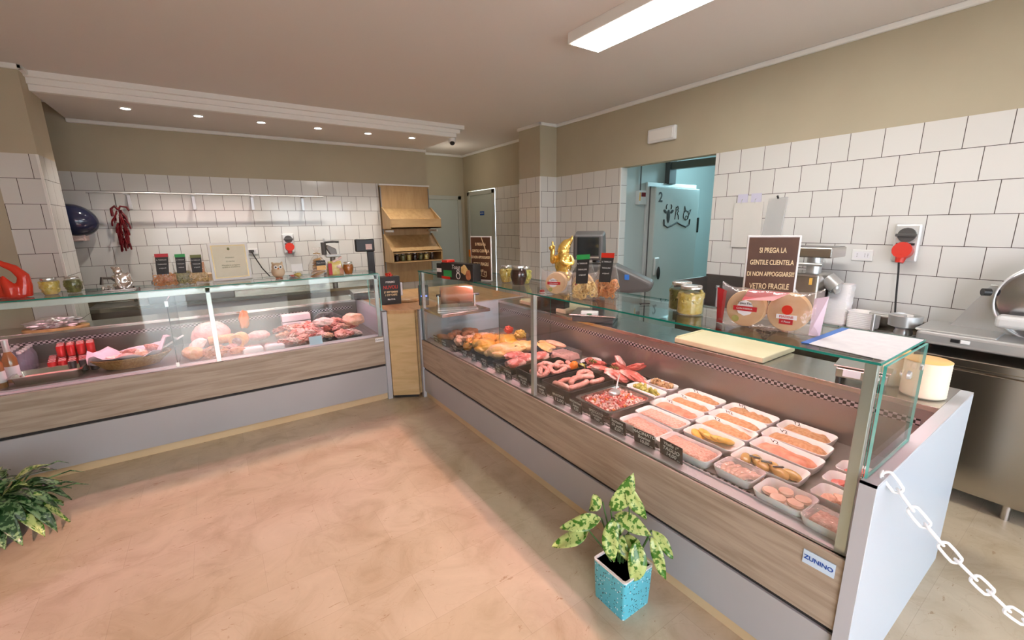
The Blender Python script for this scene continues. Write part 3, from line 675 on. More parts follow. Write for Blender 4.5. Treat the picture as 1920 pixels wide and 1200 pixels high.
TR = [  # x, y(centre), half x, half y, label of tray, kind, label of food
 (1.785, 1.362, .075, .135, 'foam tray of pink mince behind the second price card from the near end', 'mince', 'pink minced meat in the tray behind the second price card from the near end'),
 (1.765, 1.095, .078, .142, 'foam tray of pink mince right behind the nearest price card', 'mince', 'pink minced meat in the tray behind the nearest price card'),
 (1.94, 1.372, .072, .145, 'foam tray of pink mince between the front mince trays and a red-marked cutlet tray', 'mince', 'pink minced meat in the middle-row tray beside the steel pan'),
 (2.10, 1.395, .072, .150, 'foam tray with smooth cutlet and a red mark, behind the middle mince tray', 'breadedr0', 'smooth pink cutlet with a dark red mark on top'),
 (2.085, 1.680, .072, .115, 'half-empty foam tray right beside the steel pan of diced meat', 'mince_s', 'small portion of brown-pink mince in the half-empty tray by the steel pan'),
 (2.205, 1.690, .066, .125, 'foam tray of green olives behind the half-empty tray', 'olives', 'green olives and herbs heaped in a foam tray'),
 (2.36, 1.685, .06, .10, 'small foam tray of brown pieces against the rear wall of the counter', 'brownbits', 'brown mixed pieces in the rearmost small tray'),
 (2.37, 1.405, .068, .135, 'foam tray with a long breaded cutlet, rear row behind the olives', 'breaded', 'breaded cutlet in the rear row tray nearest the olives'),
 (2.235, 1.395, .068, .138, 'foam tray with a thick breaded cutlet in front of the rear row', 'breaded', 'thick breaded cutlet with a dark mark, one row before the rear'),
 (2.375, 1.110, .07, .138, 'foam tray with dark pen mark and a breaded cutlet, centre of the rear row', 'breaded', 'breaded cutlet in the middle tray of the rear row'),
 (2.235, 1.110, .068, .14, 'foam tray with pen mark and light breaded cutlet, before the centre of the rear row', 'breaded', 'light breaded cutlet in the centre tray with pen marks'),
 (2.10, 1.095, .07, .145, 'foam tray with pen mark tucked behind the yellow cutlet tray', 'breaded', 'flat pinkish cutlet in the tray behind the yellow cutlets'),
 (1.95, 1.075, .074, .135, 'foam tray of bright yellow cutlets in the middle of the counter', 'yellowc', ''),
 (2.385, .83, .07, .125, 'foam tray with dark breaded cutlet at the near end of the rear row', 'breaded', 'dark breaded cutlet in the nearest tray of the rear row'),
 (2.24, .815, .07, .145, 'foam tray with a wavy breaded cutlet near the glass end, second from the rear', 'breaded', 'wavy breaded cutlet near the steel end post'),
 (2.085, .795, .072, .145, 'foam tray with pen mark and a reddish cutlet near the glass end', 'breadedr', 'reddish folded cutlet with dark red edge'),
 (1.915, .79, .078, .145, 'foam tray of ochre stuffed rolls with dark strips', 'ochre', ''),
 (1.77, .845, .075, .088, 'short film-wrapped foam tray of pale sausages by the front glass', 'wrapped', ''),
 (1.74, .645, .078, .098, 'short foam tray of round pale medallions by the front glass', 'medal', ''),
 (1.705, .475, .066, .085, 'film-wrapped foam tray of mince in the near front corner of the counter', 'mincef', 'pink-brown mince under shiny film in the near front corner'),
 (1.885, .515, .062, .085, 'small foam tray of raw chicken behind the corner mince tray', 'wings', 'raw pink chicken pieces in the small tray by the end post'),
 (2.03, .53, .058, .085, 'small foam tray of red meat beside the end post', 'redm', 'red meat pieces in the small tray beside the end post'),
 (2.17, .53, .058, .085, 'small foam tray mostly hidden behind the end post', 'redm', 'red meat in the small tray hidden behind the end post'),
]
MARK = ['', '', '', 'V2', '', '', '', 'T2', 'Tn', 'H2', 'H2', 'T2', '', 'T2', 'V2', 'V2', '', '', '', '', '', '', '']
for i, (x, y, hx, hy, lab, kind, fl) in enumerate(TR):
    rot = R((-2, 2, 1, 0, 3, -1, 2, 0, 1, -1)[i % 10]) + R(-2)
    tr = foam_tray(x, y, hx, hy, rot, lab)
    z = DZ + .007
    if MARK[i]:
        text('marking', MARK[i], .034, 'ink', tr, (0 - hx * .30, hy * .62, .0105 if 0 else .046), (0, 0, -PI / 2), ext=.0002)
        tr.children[-1].location = (hx - .016, hy * .55, .041); tr.children[-1].rotation_euler = (R(-62) * 0, R(-62), -PI / 2 * 0)
        tr.children[-1].rotation_euler = (0, R(-60), 0); tr.children[-1].rotation_euler = Matrix(((0, -.5, -.87), (-1, 0, 0), (0, .87, -.5))).to_euler()
    ix, iy = hx - .022, hy - .024
    if kind == 'mince': put(slab_mesh(ix * 1.1, iy * 1.04, .038, i).build('minced_meat', 'mince', smooth=True, sharp=80), x, y, z, rot, fl, 'minced meat', 'minced meat in foam trays')
    elif kind == 'mincef':
        put(slab_mesh(ix, iy * .98, .040, i).build('minced_meat', 'mince', smooth=True, sharp=80), x, y, z, rot, fl, 'minced meat', 'minced meat in foam trays')
        put(slab_mesh(hx - .003, hy - .003, .012, i + 40, amp=.004).build('film_cover', 'film', smooth=True, sharp=80), x, y, DZ + .041, rot, 'glossy cling film stretched over the corner mince tray', 'cling film')
    elif kind == 'mince_s': put(slab_mesh(ix * .8, iy * .55, .028, i).build('minced_meat', 'mince', smooth=True, sharp=80), x + .005, y - .035, z, rot, fl, 'minced meat', 'minced meat in foam trays')
    elif kind in ('breaded', 'breadedr', 'breadedr0'): put(cutlet_mesh(ix * 1.28, iy * 1.06, .044, i).build('breaded_cutlet', 'breaded' if kind == 'breaded' else 'breadedr', smooth=True, sharp=80), x, y, z, rot, fl, 'cutlet', 'cutlets in foam trays')
    elif kind in ('olives', 'brownbits'):
        mb = MB(); rn = random.Random(i)
        for k in range(60): mb.lump((rn.uniform(-ix, ix) * .8, rn.uniform(-iy, iy) * .9, rn.uniform(.012, .044)), (.016, .012, .010), rot=(rn.random() * 3, rn.random() * 3, rn.random() * 3), amp=.2, seed=k, sub=2)
        put(mb.build(kind == 'olives' and 'olives' or 'mixed_pieces', kind, smooth=True), x, y, z, rot, fl, 'olives' if kind == 'olives' else 'mushrooms')['kind'] = 'stuff'
    elif kind == 'yellowc':
        for k, (dx, dy, r_) in enumerate(((-.012, .075, 0), (.02, .055, .4), (.0, .0, 1.2), (.01, -.03, 1.4), (.012, -.06, 1.5))):
            put(MB().lump((0, 0, 0), (.042, .036, .014) if k < 2 else (.026, .062, .015), rot=(R(25), R(12), 0), amp=.06, seed=k).build('yellow_cutlet', 'yellowc', smooth=True), x + dx, y + dy, z + .022 + .003 * k, r_,
                ('round yellow cutlet at the far end of its tray', 'round yellow cutlet leaning on its neighbour at the tray end', 'long yellow cutlet in the middle of the tray', 'long yellow cutlet, second from the near tray end', 'long yellow cutlet at the near tray end')[k], 'cutlet', 'yellow cutlets')
    elif kind == 'ochre':
        for k in range(6):
            put(MB().lump((0, 0, 0), (.044, .023, .021), amp=.12, seed=k + 3).build('stuffed_roll', 'ochre', smooth=True), x + (.012 if k % 2 else -.012), y + .095 - .037 * k, z + .02, R(28 + 9 * k),
                ('ochre stuffed roll at the far end of the tray', 'ochre stuffed roll, second from the far tray end', 'ochre stuffed roll, third from the far tray end', 'ochre stuffed roll, third from the near tray end', 'ochre stuffed roll, second from the near tray end', 'ochre stuffed roll at the near end of the tray')[k], 'meat roll', 'ochre stuffed rolls')
        for k in range(3):
            put(MB().box(-.005, .005, -.022, .022, 0, .004).build('dark_strip', 'purple', bevel=.001), x - .004, y + .06 - .05 * k, z + .040, R(20 + 14 * k),
                ('dark aubergine strip on the far ochre rolls', 'dark aubergine strip on the middle ochre rolls', 'dark aubergine strip on the near ochre rolls')[k], 'vegetable strip', 'aubergine strips')
    elif kind == 'wrapped':
        for k in range(5):
            put(MB().sausage([(-.045, 0, 0), (-.01, .012, .004), (.04, 0, 0)], .014).build('pale_sausage', 'film_sausage', smooth=True), x, y + .05 - .026 * k, z + .017, R(10 - 12 * k),
                ('pale wrapped sausage at the far tray end', 'pale wrapped sausage, second from far', 'pale wrapped sausage in the tray middle', 'pale wrapped sausage, second from near end', 'pale wrapped sausage at the near tray end')[k], 'sausage', 'pale sausages in wrapped tray')
        put(slab_mesh(hx - .003, hy - .003, .010, i + 40, amp=.006).build('film_cover', 'film', smooth=True, sharp=80), x, y, DZ + .040, rot, 'crinkled cling film over the tray of pale sausages', 'cling film')
    elif kind == 'medal':
        for k, (dx, dy) in enumerate(((.0, .055), (-.03, .012), (.03, .01), (-.005, -.04), (.035, -.05))):
            put(MB().lathe([(0, 0), (.024, 0), (.028, .006), (.026, .014), (.012, .017), (0, .017)], 20, sx=1, sy=1.1).build('pale_medallion', 'film_sausage', smooth=True), x + dx, y + dy, z + .010 + .004 * (k % 3), k,
                ('round pale medallion at the far end of its tray', 'round pale medallion at the tray side by the front glass', 'round pale medallion at the inner tray side', 'largest round pale medallion in the near half of the tray', 'round pale medallion in the near inner tray corner')[k], 'meat medallion', 'pale medallions')
    else:
        for k, (dx, dy) in enumerate(((-.01, .03), (.012, -.005), (-.008, -.04))):
            put(MB().lump((0, 0, 0), (.032, .026, .016), rot=(.2 * k, 0, 0), amp=.3, seed=i * 3 + k).build('chicken_piece' if kind == 'wings' else 'meat_piece', 'wing' if kind == 'wings' else 'raw', smooth=True), x + dx, y + dy, z + .016 + .005 * k, k * .8,
                ('far', 'middle', 'near')[k] + ' piece of ' + fl, 'meat', 'pieces in the small trays')

# steel pan of diced meat with ladle
px_, py_ = 1.90, 1.685
t = thing('steel_pan', 'shallow stainless pan full of diced mixed meat', 'pan', (px_, py_, DZ), R(-2))
mb = loft(MB(), [(rrect(.165, .125, .03), 0), (rrect(.175, .135, .035), .055), (rrect(.195, .155, .03), .058), (rrect(.195, .155, .03), .06), (rrect(.174, .134, .035), .058), (rrect(.163, .123, .03), .006)])
mb.build('pan_body', 'steel', t, smooth=True, sharp=50)
mb = MB(); mb2 = MB(); mb3 = MB(); rn = random.Random(3)
for k in range(420):
    x, y = rn.uniform(-.155, .155), rn.uniform(-.115, .115)
    q = mb if rn.random() < .66 else (mb2 if rn.random() < .72 else mb3)
    s_ = rn.uniform(.005, .010)
    m4 = Matrix.Translation((x, y, .036 + rn.random() * .016 - .25 * x * x)) @ Euler((rn.random() * 6, rn.random() * 6, rn.random() * 6)).to_matrix().to_4x4()
    q.box(-s_, s_, -s_ * .8, s_ * .8, -s_ * .7, s_ * .7, m4)
base = MB().box(-.16, .16, -.12, .12, .006, .036)
for q, mm, nm in ((mb, 'pork', 'pink'), (mb2, 'fat', 'pale'), (mb3, 'carrot', 'orange')):
    o = q.build('diced_meat' if nm != 'orange' else 'diced_peppers', mm, bevel=.0015, seg=1); o.location = (px_, py_, DZ); o.rotation_euler = (0, 0, R(-2))
    tag(o, {'pink': 'pink diced meat filling the steel pan', 'pale': 'pale diced fat scattered in the steel pan', 'orange': 'orange pepper cubes scattered in the steel pan'}[nm], 'diced meat', None, 'stuff')
o = base.build('diced_meat_bed', 'pork'); o.location = (px_, py_, DZ); o.rotation_euler = (0, 0, R(-2)); tag(o, 'packed layer of diced meat at the bottom of the steel pan', 'diced meat', None, 'stuff')
t = thing('ladle', 'shiny round steel spoon lying on the diced meat', 'ladle', (1.96, 1.74, DZ + .062), R(25))
MB().lump((0, 0, 0), (.048, .036, .016), amp=0).build('bowl', 'alu', t, smooth=True)
MB().tube([(.04, 0, .006), (.09, .01, .03), (.16, .02, .06)], .005).build('handle', 'alu', t, smooth=True)

def bin_(x, y, hx, hy, h, label, m='black'):
    o = loft(MB(), [(rrect(hx - .008, hy - .008, .012, 3), 0), (rrect(hx, hy, .014, 3), h), (rrect(hx - .006, hy - .006, .012, 3), h), (rrect(hx - .014, hy - .014, .01, 3), .008)]).build('food_bin', m)
    o.location = (x, y, DZ); return tag(o, label, 'food bin', 'black food bins')
bin_(1.90, 2.01, .20, .145, .078, 'black bin of thick pink sausages beside the steel pan')
bin_(1.92, 2.33, .21, .15, .078, 'black bin of coiled sausages beside the counter post')
bin_(2.27, 2.07, .15, .30, .03, 'flat black tray under the large cuts of red meat')
bin_(1.93, 2.66, .22, .14, .04, 'black bin under the marbled pork ribs just past the post')
bin_(2.28, 2.83, .13, .17, .05, 'black bin of flat chicken breasts against the rear wall')
bin_(1.90, 3.12, .23, .28, .03, 'black tray under the whole yellow chickens')
bin_(1.88, 3.62, .22, .18, .03, 'black tray under the browned meat at the far end')

def saus(pts, r, x, y, z, label, m='sausage', grp='thick pink sausages', rot=0):
    put(MB().sausage(pts, r).build('sausage', m, smooth=True), x, y, z, rot, label, 'sausage', grp)
# bin A: loose thick sausages
saus([(-.05, .06, 0), (-.065, .02, .012), (-.055, -.03, .012), (-.04, -.06, 0)], .021, 1.82, 2.03, DZ + .055, 'short curled pink sausage at the front of the bin')
saus([(-.08, .01, 0), (-.02, .0, .004), (.06, .02, 0), (.09, .04, -.004)], .019, 1.87, 1.95, DZ + .060, 'straight pink sausage lying at the near side of the bin')
saus([(-.09, -.02, .004), (-.03, .015, .008), (.05, .02, .004), (.11, -.01, 0)], .019, 1.92, 2.02, DZ + .072, 'long pink sausage across the middle of the bin')
saus([(-.04, 0, 0), (.0, .03, .01), (.05, .02, .012), (.06, -.02, .006), (.02, -.03, 0)], .018, 2.0, 2.07, DZ + .070, 'pink sausage bent into a loop at the back of the bin')
saus([(-.05, 0, 0), (0, -.015, .004), (.05, 0, 0)], .018, 2.03, 1.96, DZ + .056, 'pink sausage in the rear near corner of the bin')
saus([(-.05, .03, 0), (.0, .04, .004), (.05, .03, 0)], .018, 1.86, 2.06, DZ + .052, 'pink sausage half buried at the far side of the bin')
# bin B: coiled sausages
def coil(cx, cy, R0, label, n=16, ph=0, r=.02, sy=1):
    pts = [(R0 * math.cos(ph + a * 2 * PI / n), sy * R0 * math.sin(ph + a * 2 * PI / n), .012 * math.sin(a)) for a in range(n - 1)]
    saus(pts, r, cx, cy, DZ + .058, label, grp='coiled pink sausages')
coil(1.83, 2.33, .062, 'pink sausage ring nearest the front glass', sy=.85)
saus([(-.03, -.04, 0), (.0, .0, .012), (.02, .04, 0)], .02, 1.83, 2.33, DZ + .065, 'short sausage lying across the front ring', grp='coiled pink sausages')
coil(1.965, 2.30, .058, 'pink sausage ring in the middle of the bin', ph=2)
coil(2.055, 2.335, .052, 'pink sausage ring at the back of the bin', ph=1, r=.019)
saus([(-.04, .03, 0), (.0, .01, .018), (.03, -.03, .01)], .02, 1.93, 2.39, DZ + .065, 'short sausage behind the middle ring', grp='coiled pink sausages')
# big red cuts
def lumpy(nm, m, x, y, z, r, rot, amp, seed, label, cat, group=None, freq=1.6):
    o = MB().lump((0, 0, 0), r, amp=amp, seed=seed, sub=4, freq=freq).build(nm, m, smooth=True)
    o.location = (x, y, z); o.rotation_euler = rot; return tag(o, label, cat, group)
g = 'large cuts of red meat'
lumpy('meat_slice', 'pork', 2.30, 1.87, DZ + .055, (.075, .10, .028), (.25, .2, .2), .25, 1, 'fatty red slice lying lowest beside the foam trays', 'meat', g)
lumpy('meat_slice', 'pork', 2.22, 1.95, DZ + .060, (.06, .095, .026), (.3, -.2, .5), .25, 2, 'marbled slice next to the rim of the steel pan', 'meat', g)
lumpy('meat_slice', 'raw', 2.37, 1.93, DZ + .085, (.055, .09, .024), (-.5, .5, .1), .25, 3, 'dark red slice standing up at the back', 'meat', g)
lumpy('meat_slice', 'raw', 2.29, 1.98, DZ + .085, (.07, .07, .024), (.4, .6, .8), .25, 4, 'deep red folded slice in the middle of the cuts', 'meat', g)
lumpy('meat_slice', 'pork', 2.19, 2.10, DZ + .070, (.08, .08, .026), (.2, .3, 1.1), .25, 5, 'white-streaked slice with herbs beside the sausages', 'meat', g)
lumpy('meat_slice', 'raw', 2.26, 2.19, DZ + .07, (.075, .07, .024), (-.2, .4, .3), .25, 6, 'red slice under the herbs at the far end of the cuts', 'meat', g)
lumpy('meat_slice', 'ham', 2.37, 2.06, DZ + .10, (.05, .055, .022), (.7, .5, .2), .25, 7, 'pale pink slice leaning on the rear wall', 'meat', g)
for k, (x, y, z) in enumerate(((2.20, 2.17, .105), (2.23, 1.99, .10))):
    mb = MB()
    for q in range(14): mb.lump((random.Random(q).uniform(-.03, .03), random.Random(q + 50).uniform(-.03, .03), q * .0005), (.012, .006, .003), rot=(q, q * 2, q), amp=.2, seed=q, sub=1)
    o = mb.build('herb_sprig', 'herb', smooth=True); o.location = (x, y, DZ + z); tag(o, ('green herbs on the streaked slice by the sausages', 'green herbs on the slices near the steel pan')[k], 'herbs', 'herbs on the meat', 'stuff')
lumpy('pepper', 'carrot', 2.10, 2.27, DZ + .06, (.035, .028, .045), (.3, .1, 0), .12, 5, 'red-orange pepper piece at the end of the sausage bin', 'pepper')
lumpy('pepper', 'olives', 2.15, 2.24, DZ + .05, (.03, .03, .035), (.3, .1, 0), .12, 6, 'green-yellow pepper piece beside the orange one', 'pepper')
t = thing('white_dish', 'white oval dish with red meat behind the sausages', 'dish', (2.36, 2.35, DZ), .3)
MB().lathe([(0, 0), (.05, 0), (.10, .028), (.104, .032), (.098, .032), (.05, .006), (0, .006)], 28, sx=1, sy=.75).build('dish_body', 'liver', t, smooth=True)
lumpy('meat_piece', 'raw', 2.34, 2.34, DZ + .04, (.045, .04, .022), (.1, .1, .4), .35, 11, 'red meat heaped in the white oval dish', 'meat')
# ribs / pork beside post
for k, (x, y, rz, lab) in enumerate(((1.80, 2.58, .2, 'marbled pork neck at the front of the rib bin'), (1.92, 2.62, -.1, 'marbled pork rib slab in the middle of the rib bin'), (2.05, 2.60, .15, 'marbled pork rib slab at the back of the rib bin'), (1.88, 2.72, .1, 'pork roll with a dark bone end past the post'))):
    lumpy('pork_rib', 'pork', x, y, DZ + .065 + .008 * (k % 2), (.095, .05, .036), (.15, .1, rz), .2, 20 + k, lab, 'meat', 'marbled pork')
put(MB().tube([(-.03, 0, 0), (.03, 0, 0)], .022, 14).build('marrow_bone', 'cured', smooth=True), 1.745, 2.60, DZ + .07, .2, 'dark round bone end facing the front glass', 'bone')
# chicken breasts
for k in range(3):
    lumpy('chicken_breast', 'wing' if k == 2 else 'chickenp', 2.23 + .06 * k, 2.77 + .05 * (k % 2) , DZ + .07 + .006 * k, (.055, .10, .022), (.1, .15, -.3 + .3 * k), .12, 30 + k,
          ('flat yellow chicken breast nearest the post', 'flat chicken breast in the middle of its black bin', 'pink chicken breast at the back of its bin')[k], 'chicken breast', 'chicken breasts')
# whole chickens (body with drumsticks, one mesh each)
def bird(x, y, rz, m, label, s=1.0, seed=0):
    mb = MB(); mb.lump((0, 0, .06), (.085, .125, .062), amp=.08, seed=seed, sub=3)
    for sg in (-1, 1):
        mb.lump((sg * .055, -.07, .07), (.034, .062, .034), rot=(R(-20), 0, sg * R(-14)), amp=.06, seed=seed + sg, sub=2)
        mb.sausage([(sg * .04, -.11, .075), (sg * .02, -.15, .085)], .013)
        mb.lump((sg * .085, .05, .06), (.02, .05, .022), rot=(0, 0, sg * R(20)), amp=.1, seed=seed + 4, sub=2)
    mb.lump((0, .12, .05), (.03, .03, .024), amp=.2, seed=seed, sub=2)
    o = mb.build('whole_chicken', m, smooth=True, remesh=.007); o.scale = (s, s, s); put(o, x, y, DZ + .01, rz, label, 'chicken', 'whole chickens'); o.scale = (s, s, s)
bird(1.87, 2.86, R(62), 'chickenp', 'pale whole chicken lying next to the pork', 1.15, 1)
bird(1.83, 3.08, R(170), 'chicken', 'bright yellow whole chicken with its breast to the front glass', 1.12, 2)
bird(2.06, 3.10, R(150), 'chicken', 'yellow whole chicken behind the brightest one, under the red flower', 1.05, 3)
bird(2.10, 2.92, R(60), 'chickenp', 'pale yellow whole chicken behind the others near the divider glass', .9, 4)
bird(1.97, 3.30, R(100), 'chickeno', 'seasoned orange chicken at the centre of the far section', .9, 5)
rn = random.Random(11)
lb = ['orange seasoned chicken piece with herbs nearest the glass', 'orange seasoned chicken piece second from the glass', 'orange seasoned chicken piece beside the whole chickens', 'orange seasoned chicken piece at the rear of the heap', 'orange seasoned chicken piece on top of the heap', 'orange seasoned chicken piece at the heap bottom']
for k, (dx, dy, dz) in enumerate(((0, 0, .01), (.06, .02, .02), (.12, -.01, .02), (.20, .03, .02), (.09, .03, .055), (.02, .07, .01))):
    lumpy('chicken_piece', 'chickeno', 1.75 + dx, 3.23 + dy, DZ + .055 + dz, (.058, .042, .034), (rn.random(), rn.random(), rn.random() * 3), .25, 40 + k, lb[k], 'chicken piece', 'orange seasoned chicken pieces')
for k, (x, y) in enumerate(((1.74, 3.25), (1.86, 3.17), (1.74, 3.20))):
    mb = MB()
    for q in range(12): mb.lump((random.Random(q + k).uniform(-.012, .012), random.Random(q + 70 + k).uniform(-.03, .03), q * .0006), (.005, .014, .003), rot=(q, q * .3, q), amp=.2, seed=q, sub=1)
    o = mb.build('herb_sprig', 'herb', smooth=True); o.location = (x, y, DZ + .088 + .03 * (k == 1)); tag(o, ('dark green herb sprig on the seasoned chicken heap', 'dark herb sprig between two whole chickens', 'small herb sprig low on the seasoned chicken heap')[k], 'herbs', 'herbs on chicken', 'stuff')
lb2 = ['nearest the front glass', 'beside the orange chicken', 'in the middle of the pink pieces', 'at the rear of the pink pieces', 'closest to the browned meat', 'on top of the pink pieces', 'behind the small price cards']
for k in range(7):
    lumpy('chicken_wing', 'wing', 1.73 + .045 * k, 3.40 + .05 * math.sin(k * 2.1), DZ + .060 + .016 * (k % 3), (.060, .036, .030), (rn.random(), rn.random(), rn.random() * 3), .25, 50 + k, 'pink chicken wing ' + lb2[k], 'chicken wing', 'pink chicken wings')
lb3 = ['closest to the far glass end', 'beside the pink wings', 'at the front of the browned heap', 'on top of the browned heap', 'in the middle of the browned heap', 'at the rear of the browned heap', 'lowest in the browned heap']
for k in range(7):
    saus([(-.06, 0, 0), (0, .022, .008), (.06, 0, 0)], .026, 1.72 + .055 * k, 3.64 + .04 * math.cos(k * 2.3), DZ + .055 + .013 * (k % 3), 'browned spicy sausage ' + lb3[k], 'rust', 'browned sausages', rn.random() * 3)
foam_tray(2.10, 3.52, .075, .11, R(80), 'white foam tray of brown pieces at the far end behind the wings', group='white foam meat trays')
for k in range(4):
    lumpy('meat_piece', 'cured', 2.05 + .035 * k, 3.52, DZ + .038, (.025, .035, .016), (0, .3, k), .3, 60 + k, ('brown meat piece at the front of the far foam tray', 'brown meat piece second in the far foam tray', 'brown meat piece third in the far foam tray', 'brown meat piece at the back of the far foam tray')[k], 'meat', 'brown pieces in the far tray')
lumpy('red_pepper', 'pepper', 2.16, 3.22, DZ + .15, (.045, .04, .035), (0, .3, .5), .3, 71, 'red pepper garnish above the yellow chickens', 'pepper', None, 2.5)
lumpy('yellow_pepper', 'yellowc', 2.19, 3.08, DZ + .13, (.06, .05, .04), (0, .3, .5), .3, 72, 'bright yellow pepper pieces behind the chickens', 'pepper', None, 2.5)
for k, (x, y) in enumerate(((1.94, 2.78), (2.02, 2.44))):
    lumpy('aubergine', 'purple', x, y, DZ + (.10 if k == 0 else .04), (.03, .045, .03), (0, .2, .5), .1, 75 + k, ('dark aubergine beside the pale chicken and the post', 'dark aubergine behind the coiled sausages')[k], 'aubergine', 'aubergines')
for k, (x, y, sx_, sy_) in enumerate(((2.28, 3.40, .13, .17), (2.30, 2.62, .11, .12))):
    t = thing('clear_box', ('clear lidded plastic box at the far rear of the counter', 'clear lidded plastic box behind the pork')[k], 'plastic box', (x, y, DZ), 0, 'clear lidded boxes')
    MB().box(-sx_, sx_, -sy_, sy_, .0, .075).build('box_body', 'tubefilm', t, bevel=.012)
    slab_mesh(sx_ * .9, sy_ * .9, .05, k).build('contents', 'rust' if k == 0 else 'ham', t, smooth=True, loc=(0, 0, .004))

# ---- chalkboard price cards along the front glass
def price_card(y, w, h, lines, label, lean=8, x=1.668, big=1.0, z=.612, yaw=0):
    t = thing('price_card', label, 'price card', (x, y, z), -PI / 2 + yaw, 'black price cards')
    rt = R(lean)
    MB().box(-w / 2, w / 2, -.0015, .0015, 0, h).build('card', 'chalkb', t, rot=(rt, 0, 0), bevel=.0008)
    fr = MB(); e = .004
    fr.box(-w / 2 + e, w / 2 - e, -.0021, -.0016, e, e + .0008).box(-w / 2 + e, w / 2 - e, -.0021, -.0016, h - e - .0008, h - e).box(-w / 2 + e, -w / 2 + e + .0008, -.0021, -.0016, e, h - e).box(w / 2 - e - .0008, w / 2 - e, -.0021, -.0016, e, h - e)
    fr.build('border', 'brown', t, rot=(rt, 0, 0))
    MB().box(-.012, .012, -.004, .03, 0, .004).box(-.004, .004, .0, .028, 0, .008).build('foot', 'tubefilm', t)
    n = len(lines)
    for i, l in enumerate(lines):
        zz = h - (i + .62) * h * .88 / n
        sz = (h * .92 / n) * (1.0 if i < n - 1 else 1.0) * big
        text('lettering', l, min(sz, w / max(len(l), 4) * 1.75), 'chalk', t, (0, -.0025 + zz * -math.sin(rt) * 0 - .0 + zz * -math.tan(rt) * -1 * -1 * 0, zz), (PI / 2 + rt, 0, 0), shear=.15, bold=.0003)
        t.children[-1].location = (0, -zz * math.sin(rt) - .0024 * math.cos(rt), zz * math.cos(rt))
    text('lettering', 'al Kg', .008, 'chalk', t, (w * .33, 0, 0), (PI / 2 + rt, 0, 0))
    t.children[-1].location = (w * .33, -.01 * math.sin(rt) - .0024, .010)
    return t
PC = [
 (1.105, .128, .088, ['Vitello 1°', 'TAGLIO', '14,00'], 'price card reading VITELLO 1° TAGLIO, nearest the end of the counter'),
 (1.262, .122, .084, ['MACINATO', 'Bovino', '10,00'], 'price card reading MACINATO BOVINO, second from the near end'),
 (1.435, .108, .078, ['Svizzere', 'Di pollo', '8,50'], 'price card third from the near end, beside the steel pan'),
 (1.590, .104, .078, ['SPEZZATO', 'Tacchino', '9,00'], 'price card fourth from the near end, below the pan of diced meat'),
 (1.757, .104, .078, ['SPEZZATINO', 'Suino', '9,50'], 'price card fifth from the near end, reading SUINO'),
 (1.915, .100, .078, ['BRACIOLE', '12,00'], 'price card reading BRACIOLE in front of the sausage bin'),
 (2.085 , .098, .080, ['SALSICCIA', 'mista', '11,00'], 'price card just right of the counter post'),
 (2.285, .095, .078, ['SPEZZATO', 'Di pollo', '8,90'], 'price card just left of the counter post'),
 (2.475, .095, .074, ['COSTINE', '9,50'], 'price card below the marbled pork'),
 (2.62, .09, .074, ['FUSI', 'DI pollo', '6,50'], 'price card below the pale whole chicken'),
 (2.81, .09, .07, ['POLLO', 'intero', '7,00'], 'price card below the bright yellow chicken'),
 (2.99, .085, .066, ['ALI', '5,50'], 'low price card left of the yellow chicken'),
 (3.14, .085, .066, ['COSCE', '6,50'], 'price card below the orange seasoned chicken'),
 (3.33, .085, .066, ['POLLO', '8,00'], 'price card below the pink wings'),
 (3.53, .085, .068, ['SPIEDINI', '9,00'], 'price card below the browned sausages, second from the far end'),
 (3.72, .085, .068, ['SALSICCE', '9,00'], 'price card at the far end of the right counter'),
]
for k, (y, w_, h_, ln, lab) in enumerate(PC):
    price_card(y, w_, h_, ln, lab, x=1.655 + (.004 if k % 2 else 0), lean=6 + (k * 5) % 9, z=.603, yaw=R(((k * 7) % 9 - 4)))

# ================================================================== things standing on the glass tops
GR = 1.284; GL = 1.269
def jar(x, y, z, h, r, content, label, rz=0, tall=False, group='jars of preserves', lid='lid'):
    t = thing('jar', label, 'jar', (x, y, z), rz, group)
    prof = [(0, 0), (r * .62, 0), (r * .7, h * .04), (r * .98, h * .42), (r, h * .6), (r * .86, h * .80), (r * .74, h * .88)] if not tall else [(0, 0), (r * .9, 0), (r, h * .06), (r, h * .74), (r * .82, h * .86)]
    MB().lathe(prof, 24).build('glass_body', 'jarglass', t, smooth=True, sharp=80)
    mb = MB()
    mb.lathe([(0, .003)] + [(a * .93, max(b, .004) if b < h * .78 else h * .80) for a, b in prof[1:-1]] + [(0, h * .80)], 20)
    if content not in ('jam', 'honey'):
        rn = random.Random(int(x * 1000))
        for k in range(44):
            a = rn.random() * 6.28; zz = rn.uniform(.08, .76); rr = r * (.72 + .28 * min(1, zz * 2.2)) * .84
            mb.lump((rr * math.cos(a), rr * math.sin(a), zz * h), (r * .22, r * .22, r * .16), rot=(rn.random() * 3, rn.random() * 3, 0), amp=.2, seed=k, sub=1)
    mb.build('contents', content, t, smooth=True)
    MB().lathe([(0, h), (r * .76, h), (r * .80, h * .985), (r * .80, h * .90), (r * .72, h * .885)], 24).build(lid, 'lid', t, smooth=True, sharp=50)
    return t
jar(1.745, 2.62, GR, .125, .05, 'mush', 'jar of yellow pickles partly hidden behind the dark preserve jar')
jar(1.735, 2.45, GR, .135, .062, 'jam', 'dark red preserve jar with silver lid on the right glass shelf')
jar(1.80, 2.47, GR, .125, .05, 'pickle', 'green pickle jar mostly hidden right behind the dark preserve jar')
jar(1.835, 1.235, GR, .135, .056, 'pickled', 'dark pickle jar at the back of the pair in the middle of the glass shelf', tall=True)
jar(1.775, 1.145, GR, .132, .058, 'mush', 'jar of pale yellow pickles at the front of the pair on the glass shelf', tall=True)
jar(-.965, 4.27, GL, .115, .052, 'mush', 'jar of yellow-green pickles beside the red horn ornament')
